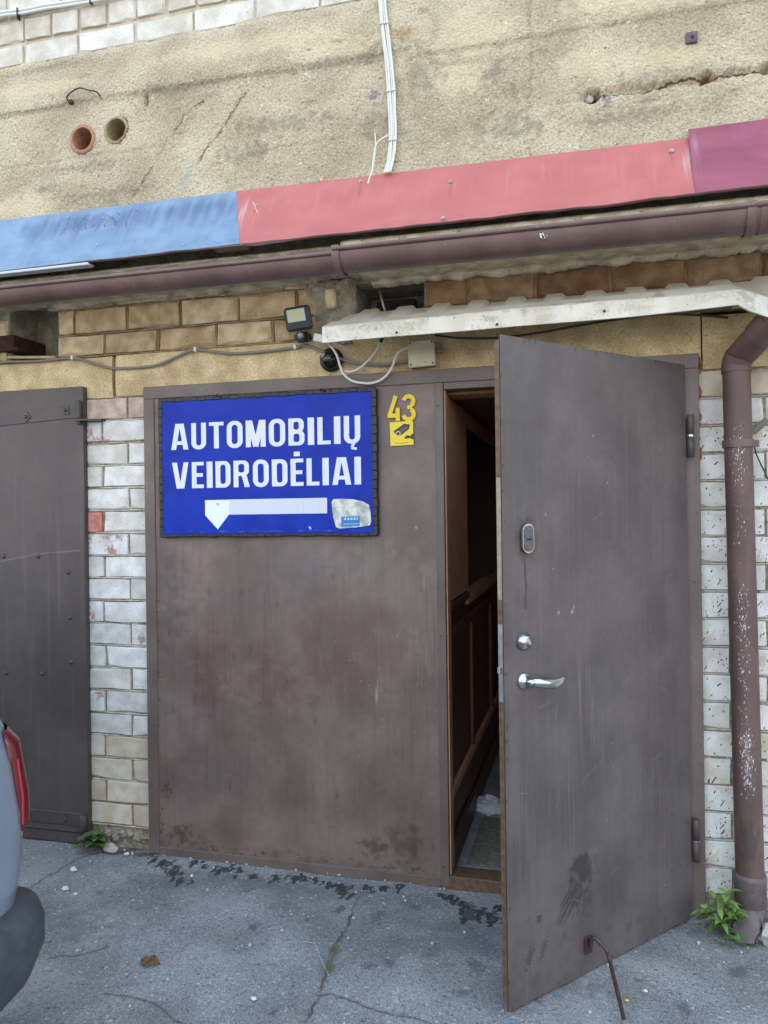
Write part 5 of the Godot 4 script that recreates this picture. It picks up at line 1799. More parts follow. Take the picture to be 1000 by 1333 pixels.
# ---------------------------------------------------------------- gutter and downpipe
func trough(st: SurfaceTool, x0: float, x1: float, c: Vector2, r: float) -> void:
	var rows := []
	for k in 19:
		var a := PI + PI * k / 18.0
		var row := []
		for i in 14:
			row.append(Vector3(lerpf(x0, x1, i / 13.0), c.y + sin(a) * r, c.x - cos(a) * -1.0 * r))
		rows.append(row)
	st.set_smooth_group(0)
	for k in 18:
		for i in 13:
			var mid: Vector3 = (rows[k][i] + rows[k + 1][i + 1]) * 0.5
			var out := Vector3(0, mid.y - c.y, mid.z - c.x)
			quad(st, rows[k][i], rows[k][i + 1], rows[k + 1][i + 1], rows[k + 1][i], out)
			var q := []
			for e in [[k, i], [k, i + 1], [k + 1, i + 1], [k + 1, i]]:
				var v: Vector3 = rows[e[0]][e[1]]
				q.append(Vector3(v.x, c.y + (v.y - c.y) * 0.97, c.x + (v.z - c.x) * 0.97))
			quad(st, q[0], q[1], q[2], q[3], -out)

func gutter_and_pipe() -> void:
	var o := thing("roof_gutter", "half round brown metal gutter hung along the eave slab", "gutter")
	var st := new_st()
	trough(st, -1.4, 1.05, Vector2(0.462, 2.342), 0.052)
	tube(st, [Vector3(-1.4, 2.344, 0.518), Vector3(-0.4, 2.344, 0.518), Vector3(1.05, 2.344, 0.518)], 0.0075, 10)
	put(st, "gutter_trough", M.gutter, o)
	st = new_st()
	trough(st, 1.04, 3.2, Vector2(0.474, 2.346), 0.061)
	tube(st, [Vector3(1.04, 2.350, 0.538), Vector3(2.0, 2.350, 0.538), Vector3(3.2, 2.350, 0.538)], 0.0085, 10)
	put(st, "gutter_trough", M.gutter, o)
	for x in [1.048, 2.335, -1.0]:
		st = new_st()
		st.set_smooth_group(0)
		for k in 16:
			var a0 := PI + PI * 1.08 * k / 16.0
			var a1 := PI + PI * 1.08 * (k + 1) / 16.0
			for f in [0.064, 0.0665]:
				var r: float = f if x > 0.0 else f - 0.009
				var P := func(a: float, xx: float) -> Vector3: return Vector3(xx, 2.346 + sin(a) * r, 0.474 + cos(a) * r)
				quad(st, P.call(a0, x - 0.013), P.call(a0, x + 0.013), P.call(a1, x + 0.013), P.call(a1, x - 0.013), Vector3(0, sin(a0), cos(a0)) * (1 if f > 0.065 else -1))
		box(st, Vector3(x - 0.011, 2.35, 0.345), Vector3(x + 0.011, 2.354, 0.41), 0.001)
		put(st, "gutter_bracket", M.gutter, o)
	# joint sleeve near the right
	st = new_st()
	trough(st, 2.36, 2.42, Vector2(0.474, 2.346), 0.0635)
	put(st, "joint_sleeve", M.gutter, o)
	# bits stuck to it
	st = new_st()
	for i in 5:
		box(st, Vector3(-0.008, -0.002, -0.001), Vector3(0.008, 0.003, 0.001), 0.0, Transform3D(Basis(Vector3(0, 0, 1), rng.randf() * 3.0), Vector3(1.724 + rng.randf() * 0.02, 2.318 + rng.randf() * 0.012, 0.532)))
	put(st, "bird_dropping", M.white_cable, o)
	# downpipe
	var d := thing("downpipe", "brown downpipe flecked with white paint beside the door frame", "downpipe", Vector3(2.37, 0, 0.1))
	d.position = Vector3.ZERO
	var W := 512
	var H := 1024
	var p := Pic.new(W, H, 341)
	p.base(srgb(84, 64, 60), srgb(102, 80, 74), Pic.noise(342, 0.006, 4, W, H), Pic.noise(343, 0.2, 2, W, H), 0.08)
	# u 0.25 looks out at the viewer; v runs down the pipe
	var wp := srgb(206, 206, 210)
	for q in [[0.16, 0.035, 100], [0.21, 0.03, 40], [0.30, 0.06, 30], [0.46, 0.05, 80], [0.50, 0.05, 90], [0.56, 0.05, 70], [0.66, 0.07, 60], [0.72, 0.03, 190], [0.76, 0.025, 150], [0.79, 0.02, 100]]:
		for i in q[2]:
			var x := 0.22 * W + p.rg.randfn() * 20.0
			var y: float = (q[0] + p.rg.randfn() * q[1] * 0.5) * H
			p.specks(1, x, y, x + 1, y + 1, 0.6, 2.6, wp, 0.85)
	p.specks(260, 0, 0, W, H, 0.5, 1.8, wp, 0.6)
	p.specks(200, 0, 0, W, H, 0.5, 2.2, srgb(54, 42, 42), 0.6)
	for y in [0.25, 0.275]:
		for i in 40:
			p.specks(1, i * 13.0, y * H, i * 13.0 + 8.0, y * H + 5.0, 1.0, 3.0, srgb(48, 40, 42), 0.7)
	p.blob(120, 930, 70, 60, 0.0, srgb(62, 52, 52), 0.6, 0.8, 0.8)
	var m := mat(p.tex(), Color.WHITE, 0.55)
	var top := Vector3(2.362, 1.955, 0.1)
	var bot := Vector3(2.384, 0.15, 0.1)
	st = new_st()
	pipe_uv(st, top, bot, 0.0455, 0.0465)
	put(st, "pipe_shaft", m, d)
	st = new_st()
	tube(st, curve_pts([Vector3(2.362, 1.93, 0.1), Vector3(2.363, 1.962, 0.1), Vector3(2.372, 1.99, 0.115)], 0.012), 0.0485, 24)
	tube(st, [Vector3(2.3625, 1.955, 0.1), Vector3(2.372, 1.985, 0.096), Vector3(2.43, 2.05, 0.22)], 0.048, 24)
	tube(st, [Vector3(2.415, 2.035, 0.195), Vector3(2.45, 2.075, 0.26)], 0.0505, 24)
	tube(st, curve_pts([Vector3(2.43, 2.05, 0.22), Vector3(2.5, 2.13, 0.35), Vector3(2.54, 2.19, 0.45), Vector3(2.545, 2.28, 0.474)], 0.02), 0.047, 24)
	put(st, "pipe_elbow", m, d)
	for q in [[1.684, 2.3655, 0.013, 0.0525], [0.64, 2.378, 0.002, 0.048]]:
		st = new_st()
		lathe(st, [Vector2(q[3] - 0.006, -q[2]), Vector2(q[3], -q[2]), Vector2(q[3], q[2]), Vector2(q[3] - 0.006, q[2])], 28, Transform3D(Basis.IDENTITY, Vector3(q[1], q[0], 0.1)), false)
		if q[2] > 0.005:
			box(st, Vector3(q[1] + 0.047, q[0] - 0.012, 0.09), Vector3(q[1] + 0.068, q[0] + 0.012, 0.096), 0.001)
			box(st, Vector3(q[1] + 0.055, q[0] - 0.004, -0.01), Vector3(q[1] + 0.063, q[0] + 0.004, 0.09), 0.001)
		put(st, "pipe_clamp", M.gutter, d)
	# shoe: sleeves, then a kicked out mouth
	var shoe := mat(grain(345, 256, srgb(82, 72, 72), srgb(112, 100, 98), 0.02, 0.2, 0.15, 160, 60), Color.WHITE, 0.6, 0.4)
	st = new_st()
	lathe(st, [Vector2(0.048, 0.03), Vector2(0.0515, 0.03), Vector2(0.0515, 0.085), Vector2(0.0495, 0.088), Vector2(0.0495, 0.092), Vector2(0.0515, 0.095), Vector2(0.052, 0.175), Vector2(0.054, 0.19), Vector2(0.050, 0.20), Vector2(0.046, 0.20)], 28, Transform3D(Basis.IDENTITY, Vector3(2.384, 0.0, 0.1)))
	put(st, "shoe_collar", shoe, d)
	st = new_st()
	var rings := []
	for i in 7:
		var t := i / 6.0
		var c := Vector3(2.384, 0.09, 0.1).lerp(Vector3(2.352, 0.045, 0.165), t)
		var tilt := Basis(Vector3(0.9, 0, 0.44).normalized(), lerpf(0.0, 0.9, t))
		var ring := []
		for k in 25:
			var a := TAU * k / 24.0
			var v := tilt * Vector3(cos(a), 0, sin(a)) * lerpf(0.051, 0.056, t)
			if i == 6:
				v += Vector3(0, n_jit(k) * 0.01, 0)
			ring.append(c + v)
		rings.append(ring)
	sheet(st, rings, Vector3(0, 0.001, -0.001), true)
	put(st, "shoe_mouth", shoe, d)

func n_jit(k: int) -> float:
	return sin(k * 2.1) * 0.6 + sin(k * 5.3) * 0.4

func pipe_uv(st: SurfaceTool, top: Vector3, bot: Vector3, r0: float, r1: float) -> void:
	st.set_smooth_group(0)
	var S := 32
	for j in 20:
		for k in S:
			var v := []
			var uv := PackedVector2Array()
			for e in [[0, 0], [1, 0], [1, 1], [0, 1]]:
				var t = (j + e[1]) / 20.0
				var u := float(k + e[0]) / S
				var a := TAU * u
				v.append(top.lerp(bot, t) + Vector3(-cos(a), 0, sin(a)) * lerpf(r0, r1, t))
				uv.append(Vector2(u, t))
			var am := TAU * (k + 0.5) / S
			quad(st, v[0], v[1], v[2], v[3], Vector3(-cos(am), 0, sin(am)), uv)

# ---------------------------------------------------------------- fixtures on the wall
func fixtures() -> void:
	# floodlight
	var o := thing("floodlight", "small dark grey floodlight with motion sensor under the gutter", "floodlight", Vector3(0.735, 2.19, 0.0))
	var hx := Transform3D(Basis.from_euler(Vector3(0.25, -0.1, 0.05)), Vector3(0.005, 0.058, 0.085))
	one_box(Vector3(-0.058, -0.048, -0.014), Vector3(0.058, 0.048, 0.014), 0.01, "lamp_housing", mat(null, srgb(52, 52, 52), 0.5), o, hx)
	one_box(Vector3(-0.040, -0.012, 0.0142), Vector3(0.040, 0.038, 0.0165), 0.002, "lamp_glass", mat(null, srgb(196, 196, 176), 0.2), o, hx)
	one_box(Vector3(-0.012, 0.006, 0.0166), Vector3(0.016, 0.024, 0.0175), 0.0005, "led_panel", mat(null, srgb(214, 196, 110), 0.4), o, hx)
	var st := new_st()
	box(st, Vector3(-0.006, -0.01, 0.0), Vector3(0.032, 0.012, 0.06), 0.004)
	box(st, Vector3(-0.024, -0.02, 0.045), Vector3(0.036, 0.0, 0.06), 0.003)
	put(st, "mounting_bracket", M.black, o)
	st = new_st()
	lathe(st, [Vector2(0.021, -0.03), Vector2(0.024, -0.01), Vector2(0.02, 0.012), Vector2(0.0, 0.014)], 18, Transform3D(Basis.from_euler(Vector3(0.3, 0, 0)), Vector3(0.016, -0.005, 0.07)))
	put(st, "sensor_head", M.black, o)
	st = new_st()
	lathe(st, [Vector2(0.0125, 0), Vector2(0.010, 0.008), Vector2(0.0, 0.012)], 16, Transform3D(Basis.from_euler(Vector3(PI / 2, 0, 0)), Vector3(0.016, -0.012, 0.09)))
	put(st, "sensor_lens", mat(null, srgb(150, 150, 150), 0.3), o)
	# dome camera
	o = thing("dome_camera", "round black dome camera on the lintel above the blue sign", "security camera", Vector3(0.855, 2.088, 0.002))
	var fw := Basis.from_euler(Vector3(PI / 2 + 0.0, 0, 0))
	st = new_st()
	lathe(st, [Vector2(0.047, 0), Vector2(0.049, 0.004), Vector2(0.049, 0.018), Vector2(0.044, 0.026), Vector2(0.036, 0.028)], 28, Transform3D(fw, Vector3.ZERO))
	put(st, "camera_base", M.black, o)
	st = new_st()
	lathe(st, [Vector2(0.038, 0.024), Vector2(0.036, 0.036), Vector2(0.029, 0.048), Vector2(0.017, 0.056), Vector2(0, 0.059)], 28, Transform3D(fw, Vector3.ZERO))
	put(st, "camera_dome", mat(null, srgb(20, 20, 22), 0.12), o)
	st = new_st()
	box(st, Vector3(-0.012, -0.012, 0.055), Vector3(0.006, 0.006, 0.058), 0.001, Transform3D(Basis.from_euler(Vector3(-0.2, -0.2, 0.2)), Vector3(-0.008, 0.004, -0.004)))
	put(st, "camera_lens", M.satin, o)
	# junction box
	o = thing("junction_box", "square beige plastic junction box hanging above the number 43", "junction box", Vector3(1.238, 2.082, 0.0))
	var jx := Transform3D(Basis(Vector3(0, 0, 1), 0.035), Vector3.ZERO)
	one_box(Vector3(-0.052, -0.05, 0.004), Vector3(0.052, 0.05, 0.046), 0.003, "box_body", M.plastic_beige, o, jx)
	one_box(Vector3(-0.054, -0.052, 0.0465), Vector3(0.054, 0.052, 0.056), 0.004, "box_lid", M.plastic_beige, o, jx)
	for q in [[-0.044, -0.042], [0.044, -0.042], [-0.044, 0.042], [0.044, 0.042]]:
		st = new_st()
		lathe(st, [Vector2(0.004, 0), Vector2(0.0035, 0.0012), Vector2(0, 0.0014)], 10, jx * Transform3D(fw, Vector3(q[0], q[1], 0.056)))
		put(st, "lid_screw", M.dark_cable, o)
	st = new_st()
	lathe(st, [Vector2(0, 0.05), Vector2(0.011, 0.05), Vector2(0.011, 0.07), Vector2(0.008, 0.076), Vector2(0, 0.076)], 14, jx * Transform3D(Basis(Vector3(0, 0, 1), -PI / 2), Vector3(0, 0.01, 0.025)))
	put(st, "cable_gland", M.grey_cable, o)
	# white connector on the awning's corner
	st = new_st()
	box(st, Vector3(-0.036, -0.016, -0.016), Vector3(0.036, 0.016, 0.016), 0.003, Transform3D(Basis.from_euler(Vector3(0, 0, -0.22)), Vector3(0.846, 2.157, 0.09)))
	tag(put(st, "cable_connector", mat(null, srgb(214, 210, 198), 0.5)), "white plastic connector block beside the awning's left corner", "connector")
	# clay pipe ends in the upper wall
	for q in [[-0.129, 3.012, 0.060, 0.045, "left one of two round clay pipe ends, with an orange rim", srgb(178, 126, 94)], [0.029, 3.027, 0.056, 0.044, "right one of two round clay pipe ends, rim broken and grey", srgb(166, 142, 106)]]:
		var cp := thing("clay_pipe", q[4], "pipe", Vector3(q[0], q[1], 0.25), 0.0, "clay pipe ends in the concrete wall")
		var cm := mat(grain(int(q[0] * 100) + 400, 256, q[5].darkened(0.15), q[5].lightened(0.1), 0.03, 0.2, 0.25, 100, 60), Color.WHITE, 0.9, 0.2, M.b_rough, 0.2)
		st = new_st()
		st.set_smooth_group(0)
		var prof := [Vector2(q[2], -0.06), Vector2(q[2], 0.004), Vector2(q[2] - 0.003, 0.008), Vector2(q[3] + 0.002, 0.008), Vector2(q[3], 0.004), Vector2(q[3], -0.25)]
		for i in prof.size() - 1:
			for k in 28:
				var v := []
				for e in [[0, 0], [1, 0], [1, 1], [0, 1]]:
					var a: float = TAU * (k + e[0]) / 28.0
					var pr: Vector2 = prof[i + e[1]]
					var w := n_jit((k + e[0]) % 28) * 0.0010
					if q[0] > 0.0 and a > 5.0 and a < 6.1:
						w -= 0.007
					var rr := pr.x + w * (1.0 if i < 3 else 0.3)
					v.append(Vector3(cos(a) * rr, sin(a) * rr, pr.y + (w * 0.8 if i in [1, 2, 3] else 0.0)))
				var am := TAU * (k + 0.5) / 28.0
				var out := Vector3(cos(am), sin(am), 0) if i < 2 else (Vector3(0, 0, 1) if i < 3 else -Vector3(cos(am), sin(am), 0))
				quad(st, v[0], v[1], v[2], v[3], out)
		put(st, "pipe_wall", cm, cp)
		st = new_st()
		st.set_smooth_group(-1)
		for k in 24:
			var a := TAU * k / 24.0
			var b := TAU * (k + 1) / 24.0
			tri(st, Vector3(0, 0, -0.245), Vector3(cos(a), sin(a), 0) * 0.05 + Vector3(0, 0, -0.245), Vector3(cos(b), sin(b), 0) * 0.05 + Vector3(0, 0, -0.245), Vector3(0, 0, 1))
		put(st, "pipe_end", M.dark, cp)
	# bent bar, wire stub, tag
	st = new_st()
	tube(st, curve_pts([Vector3(-0.195, 3.178, 0.245), Vector3(-0.185, 3.181, 0.275), Vector3(-0.15, 3.195, 0.285), Vector3(-0.115, 3.203, 0.285), Vector3(-0.08, 3.192, 0.28), Vector3(-0.045, 3.182, 0.275), Vector3(-0.042, 3.172, 0.25)], 0.01), 0.003, 6)
	box(st, Vector3(-0.185, 3.16, 0.246), Vector3(-0.165, 3.175, 0.27), 0.003)
	tag(put(st, "bent_bar", mat(grain(409, 64, srgb(52, 42, 36), srgb(84, 62, 48), 0.1, 0.3, 0.2), Color.WHITE, 0.8, 0.05)), "rusty bent bar sticking out above the clay pipe ends", "hook")
	st = new_st()
	box(st, Vector3(2.193, 3.01, 0.245), Vector3(2.23, 3.046, 0.262), 0.002)
	var tg := put(st, "metal_plate", mat(grain(411, 64, srgb(84, 72, 78), srgb(108, 92, 96), 0.1, 0.3, 0.2), Color.WHITE, 0.7, 0.1))
	tag(tg, "tiny dark square plate on the upper right of the concrete wall", "plate")
	st = new_st()
	lathe(st, [Vector2(0.006, 0), Vector2(0.004, 0.004), Vector2(0, 0.004)], 8, Transform3D(fw, Vector3(2.213, 3.028, 0.262)))
	put(st, "plate_screw", M.black, tg)
	# flat iron stub and wire behind the downpipe
	st = new_st()
	box(st, Vector3(-0.012, -0.032, -0.003), Vector3(0.012, 0.032, 0.003), 0.001, Transform3D(Basis.from_euler(Vector3(0.5, 0, -0.75)), Vector3(2.452, 1.752, 0.02)))
	tag(put(st, "iron_stub", M.grey_cable), "short grey iron stub sticking out of the bricks beside the downpipe", "bracket")
	st = new_st()
	tube(st, curve_pts([Vector3(2.425, 1.68, 0.05), Vector3(2.44, 1.64, 0.03), Vector3(2.47, 1.575, 0.02), Vector3(2.5, 1.5, 0.015), Vector3(2.52, 1.42, 0.012)], 0.02), 0.0025, 6)
	tag(put(st, "loose_wire", M.dark_cable), "thin dark wire hanging beside the downpipe clamp", "wire")

# ---------------------------------------------------------------- cables
func cable(ctrl: Array, r: float, m: Material, called: String, label: String) -> MeshInstance3D:
	var st := new_st()
	tube(st, curve_pts(ctrl, 0.012), r, 8)
	return tag(put(st, called, m), label, "cable") as MeshInstance3D

func cables() -> void:
	var c := []
	for q in [[-1.6, 2.185], [-1.1, 2.165], [-0.757, 2.178], [-0.549, 2.172], [-0.367, 2.173], [-0.25, 2.14], [-0.152, 2.115], [0.039, 2.114], [0.15, 2.145], [0.243, 2.169], [0.405, 2.144], [0.55, 2.142], [0.699, 2.149], [0.75, 2.153], [0.849, 2.109], [0.93, 2.075], [1.012, 2.058], [1.1, 2.053], [1.184, 2.062]]:
		c.append(Vector3(q[0], q[1], 0.014 if q[0] < 0.7 else 0.03))
	var gc := cable(c, 0.006, M.grey_cable, "grey_cable", "long sagging grey cable clipped along the lintel to the junction box")
	for q in [[-0.367, 2.173], [0.243, 2.169], [0.699, 2.149]]:
		one_box(Vector3(q[0] - 0.006, q[1] - 0.008, -0.004), Vector3(q[0] + 0.006, q[1] + 0.012, 0.023), 0.002, "cable_clip", M.white_cable, gc)
	c = []
	for q in [[0.80, 2.165], [0.85, 2.15], [0.888, 2.103], [0.905, 2.05], [0.92, 2.018], [0.955, 1.99], [1.0, 1.979], [1.035, 1.977], [1.07, 1.986], [1.1, 2.008], [1.121, 2.039], [1.135, 2.075], [1.15, 2.095], [1.186, 2.108]]:
		c.append(Vector3(q[0], q[1], 0.052))
	cable(c, 0.0052, M.white_cable, "white_cable", "white cable drooping in a loop below the dome camera to the junction box")
	c = []
	for q in [[1.09, 2.175], [1.072, 2.149], [1.055, 2.11], [1.033, 2.084], [1.0, 2.055], [0.968, 2.036], [0.935, 2.03], [0.9, 2.04]]:
		c.append(Vector3(q[0], q[1], 0.038))
	cable(c, 0.0052, M.white_cable, "white_cable", "short white cable running from under the awning to the dome camera")
	var st := new_st()
	tube(st, [Vector3(1.082, 2.168, 0.038), Vector3(1.068, 2.14, 0.038)], 0.008, 8)
	tag(put(st, "cable_joint", M.black), "black tape joint on the short white cable under the awning", "cable joint")
	# bundle down the concrete
	var o := thing("cable_bundle", "bundle of white cables running down the middle of the concrete wall", "cable")
	for s in 4:
		st = new_st()
		c = []
		var dx := (s - 1.5) * 0.0075
		for q in [[1.150, 3.75], [1.150, 3.55], [1.153, 3.345], [1.165, 3.202], [1.174, 3.116], [1.183, 3.0], [1.187, 2.917], [1.188, 2.86], [1.186, 2.804], [1.178, 2.75], [1.166, 2.70]]:
			c.append(Vector3(q[0] + dx + rng.randf_range(-0.0015, 0.0015), q[1], 0.266 + (0.004 if s % 2 else 0.0) + (0.012 if q[1] < 2.72 else 0.0)))
		tube(st, curve_pts(c, 0.03), 0.0042, 8)
		put(st, "cable_strand", M.white_cable, o)
	for y in [3.25, 3.0, 2.82]:
		var x: float = 1.162 if y > 3.2 else (1.183 if y > 2.9 else 1.187)
		one_box(Vector3(x - 0.018, y - 0.002, 0.256), Vector3(x + 0.018, y + 0.002, 0.2775), 0.001, "cable_tie", M.white_cable, o)
	c = []
	for q in [[1.18, 2.845, 0.268], [1.15, 2.83, 0.275], [1.127, 2.808, 0.28], [1.118, 2.76, 0.285], [1.115, 2.71, 0.295], [1.108, 2.68, 0.305], [1.102, 2.655, 0.31]]:
		c.append(Vector3(q[0], q[1], q[2]))
	cable(c, 0.0028, M.white_cable, "white_wire", "thin loose white wire end hanging beside the cable bundle over the red flashing")
	c = []
	for q in [[1.118, 2.86, 0.262], [1.121, 2.8, 0.266], [1.112, 2.74, 0.27], [1.108, 2.712, 0.275]]:
		c.append(Vector3(q[0], q[1], q[2]))
	cable(c, 0.0024, M.white_cable, "white_wire", "short straight white wire just above the edge of the red flashing")
	# pair across the white bricks at the top left
	o = thing("cable_bundle", "pair of white cables tied along the white bricks at the top left", "cable")
	for s in 2:
		st = new_st()
		c = []
		for q in [[-1.4, 3.60], [-0.9, 3.585], [-0.518, 3.578], [-0.403, 3.569], [-0.29, 3.568], [-0.143, 3.560], [0.001, 3.558], [0.3, 3.57], [1.0, 3.60], [2.0, 3.62]]:
			c.append(Vector3(q[0], q[1] + s * 0.014, 0.268))
		tube(st, curve_pts(c, 0.05), 0.006, 8)
		put(st, "cable_strand", M.white_cable, o)
	for x in [-0.42, -0.07]:
		one_box(Vector3(x - 0.003, 3.545, 0.258), Vector3(x + 0.003, 3.592, 0.277), 0.001, "cable_tie", M.black, o)
	c = []
	for q in [[1.3, 2.14], [1.401, 2.122], [1.546, 2.113], [1.7, 2.122], [1.798, 2.133], [1.95, 2.148], [2.117, 2.156], [2.25, 2.142], [2.34, 2.127]]:
		c.append(Vector3(q[0], q[1], 0.09))
	cable(c, 0.0045, M.dark_cable, "dark_cable", "thin dark cable slung under the awning above the open door")

# ---------------------------------------------------------------- car
func car() -> void:
	var o := thing("parked_car", "silver car parked at the left edge, rear corner with red tail lamp", "car", Vector3(0.06, 0.0, 0.0))
	var silver := mat(null, srgb(146, 158, 176), 0.3, 0.0, null, 0.0, 0.3)
	silver.clearcoat_enabled = true
	silver.clearcoat = 0.8
	silver.clearcoat_roughness = 0.08
	var slice := func(y: float, xr: float, xf: float, z0: float, z1: float, r: float) -> Array:
		var out := []
		for c in [[xr - r, z0 + r, -PI / 2, 0.0], [xr - r, z1 - r, 0.0, PI / 2], [xf + r, z1 - r, PI / 2, PI], [xf + r, z0 + r, PI, PI * 1.5]]:
			for i in 9:
				var a: float = lerpf(c[2], c[3], i / 8.0)
				out.append(Vector3(c[0] + cos(a) * r, y, c[1] + sin(a) * r))
		out.append(out[0])
		return out
	var skin := func(st: SurfaceTool, rings: Array) -> void:
		st.set_smooth_group(0)
		for j in rings.size() - 1:
			for k in rings[j].size() - 1:
				var mid: Vector3 = (rings[j][k] + rings[j + 1][k + 1]) * 0.5
				quad(st, rings[j][k], rings[j][k + 1], rings[j + 1][k + 1], rings[j + 1][k], mid - Vector3(-1.4, mid.y, 2.1))
	var cap := func(st: SurfaceTool, ring: Array, up: Vector3) -> void:
		st.set_smooth_group(-1)
		var cen := Vector3(-1.4, ring[0].y, 2.1)
		for k in ring.size() - 1:
			tri(st, cen, ring[k], ring[k + 1], up)
	var rings := []
	for q in [[0.30, 0.36, -3.4, 1.36, 2.9, 0.16], [0.45, 0.412, -3.5, 1.30, 2.95, 0.15], [0.60, 0.425, -3.5, 1.285, 2.965, 0.14], [0.72, 0.425, -3.45, 1.285, 2.965, 0.13], [0.84, 0.408, -3.3, 1.295, 2.955, 0.13], [0.93, 0.387, -2.9, 1.305, 2.945, 0.13], [0.98, 0.375, -2.5, 1.32, 2.93, 0.14]]:
		rings.append(slice.call(q[0], q[1], q[2], q[3], q[4], q[5]))
	var st := new_st()
	skin.call(st, rings)
	cap.call(st, rings[0], Vector3.DOWN)
	cap.call(st, rings[-1], Vector3.UP)
	put(st, "car_body", silver, o)
	# upper body: one silver shell, with glass set on its sides and back
	var gz := []
	for q in [[0.98, 0.375, -2.5, 1.32, 2.93, 0.14], [1.06, 0.352, -2.25, 1.335, 2.915, 0.14], [1.15, 0.318, -2.0, 1.36, 2.89, 0.15], [1.25, 0.268, -1.85, 1.395, 2.855, 0.16], [1.35, 0.205, -1.7, 1.435, 2.815, 0.18], [1.41, 0.14, -1.58, 1.48, 2.77, 0.2], [1.44, 0.04, -1.4, 1.56, 2.69, 0.25]]:
		gz.append(slice.call(q[0], q[1], q[2], q[3], q[4], q[5]))
	st = new_st()
	skin.call(st, gz)
	cap.call(st, gz[-1], Vector3.UP)
	put(st, "car_roof", silver, o)
	var glass := mat(null, srgb(18, 20, 22), 0.08)
	st = new_st()
	prism(st, PackedVector2Array([Vector2(1.56, 0.0), Vector2(2.69, 0.0), Vector2(2.58, 0.30), Vector2(1.67, 0.30)]), -0.004, 0.022, Transform3D(Basis(Vector3(0, 0, 1), Vector3(-0.47, 0.88, 0).normalized(), Vector3(0.88, 0.47, 0).normalized()), Vector3(0.352, 1.06, 0)))
	put(st, "rear_window", glass, o)
	for sd in 2:
		for wx in [[-0.25, -0.9], [-0.95, -1.75]]:
			st = new_st()
			var yy := Vector3(0, 1.0, 0.33 if sd == 0 else -0.33).normalized()
			prism(st, PackedVector2Array([Vector2(wx[0], 0.0), Vector2(wx[1], 0.0), Vector2(wx[1] + (0.25 if wx[1] < -1.5 else 0.0), 0.29), Vector2(wx[0] - (0.1 if wx[0] > -0.5 else 0.0), 0.29)]), -0.004, 0.004, Transform3D(Basis(Vector3(1, 0, 0), yy, Vector3(1, 0, 0).cross(yy)), Vector3(0, 1.04, 1.328 if sd == 0 else 2.922)))
			put(st, "side_window", glass, o)
	# bumper
	var dkp := mat(grain(421, 256, srgb(58, 62, 68), srgb(76, 80, 86), 0.02, 0.2, 0.1, 60, 60), Color.WHITE, 0.5, 0.3)
	rings = []
	for q in [[0.20, 0.36, 1.42, 0.2], [0.25, 0.41, 1.36, 0.19], [0.33, 0.47, 1.29, 0.17], [0.40, 0.487, 1.268, 0.16], [0.455, 0.487, 1.268, 0.16], [0.49, 0.475, 1.28, 0.15], [0.50, 0.42, 1.32, 0.14]]:
		rings.append(slice.call(q[0], q[1], -0.25, q[2], 4.25 - q[2], q[3]))
	st = new_st()
	skin.call(st, rings)
	cap.call(st, rings[0], Vector3.DOWN)
	var bump_o := put(st, "rear_bumper", dkp, o)
	one_box(Vector3(0.40, 0.27, 1.50), Vector3(0.437, 0.30, 1.62), 0.004, "reflector", mat(null, srgb(150, 30, 28), 0.2), bump_o)
	# tail lamps wrap round the corners
	var red := mat(null, srgb(92, 8, 18), 0.14)
	red.clearcoat_enabled = true
	for s in 2:
		st = new_st()
		st.set_smooth_group(0)
		var grid := []
		for j in 9:
			var v := j / 8.0
			var y := lerpf(0.66, 0.93, v)
			var xr := 0.432 - 0.024 * maxf(0.0, v - 0.35) * 1.6
			var z0 := 1.281 + 0.02 * maxf(0.0, v - 0.4)
			var row := []
			for i in 12:
				var u := i / 11.0
				var a := lerpf(-PI / 2, -0.30, clampf(u * 1.2 - 0.2, 0.0, 1.0))
				var q := Vector3(xr - 0.13 + cos(a) * 0.136, y, z0 + 0.13 + sin(a) * 0.136)
				if u < 0.17:
					q.x -= (0.17 - u) * 0.5
				if j == 0 or j == 8 or i == 0 or i == 11:
					q = q.lerp(Vector3(xr - 0.13, y, z0 + 0.13), 0.16)
				if s == 1:
					q.z = 4.25 - q.z
				row.append(q)
			grid.append(row)
		for j in 8:
			for i in 11:
				var mid: Vector3 = (grid[j][i] + grid[j + 1][i + 1]) * 0.5
				quad(st, grid[j][i], grid[j][i + 1], grid[j + 1][i + 1], grid[j + 1][i], mid - Vector3(0.2, mid.y, 2.1 if absf(mid.z - 2.1) < 0.3 else (1.5 if s == 0 else 2.7)))
		var lamp := put(st, "tail_lamp", red, o)
		if s == 0:
			st = new_st()
			tube(st, [Vector3(0.431, 0.70, 1.377), Vector3(0.431, 0.77, 1.377), Vector3(0.418, 0.86, 1.379)], 0.003, 6)
			put(st, "lamp_rib", mat(null, srgb(176, 40, 58), 0.2), lamp)
	for q in [[-0.35, 1.36], [-0.35, 2.77], [-2.75, 1.36], [-2.75, 2.77]]:
		st = new_st()
		lathe(st, [Vector2(0.2, 0.0), Vector2(0.29, 0.0), Vector2(0.31, 0.02), Vector2(0.31, 0.10), Vector2(0.29, 0.12), Vector2(0.2, 0.12)], 28, Transform3D(Basis.from_euler(Vector3(PI / 2, 0, 0)), Vector3(q[0], 0.305, q[1])))
		var w := put(st, "wheel", M.black, o)
		st = new_st()
		lathe(st, [Vector2(0.0, 0.02), Vector2(0.2, 0.02), Vector2(0.2, 0.1), Vector2(0, 0.1)], 20, Transform3D(Basis.from_euler(Vector3(PI / 2, 0, 0)), Vector3(q[0], 0.305, q[1])))
		put(st, "rim", M.steel, w)

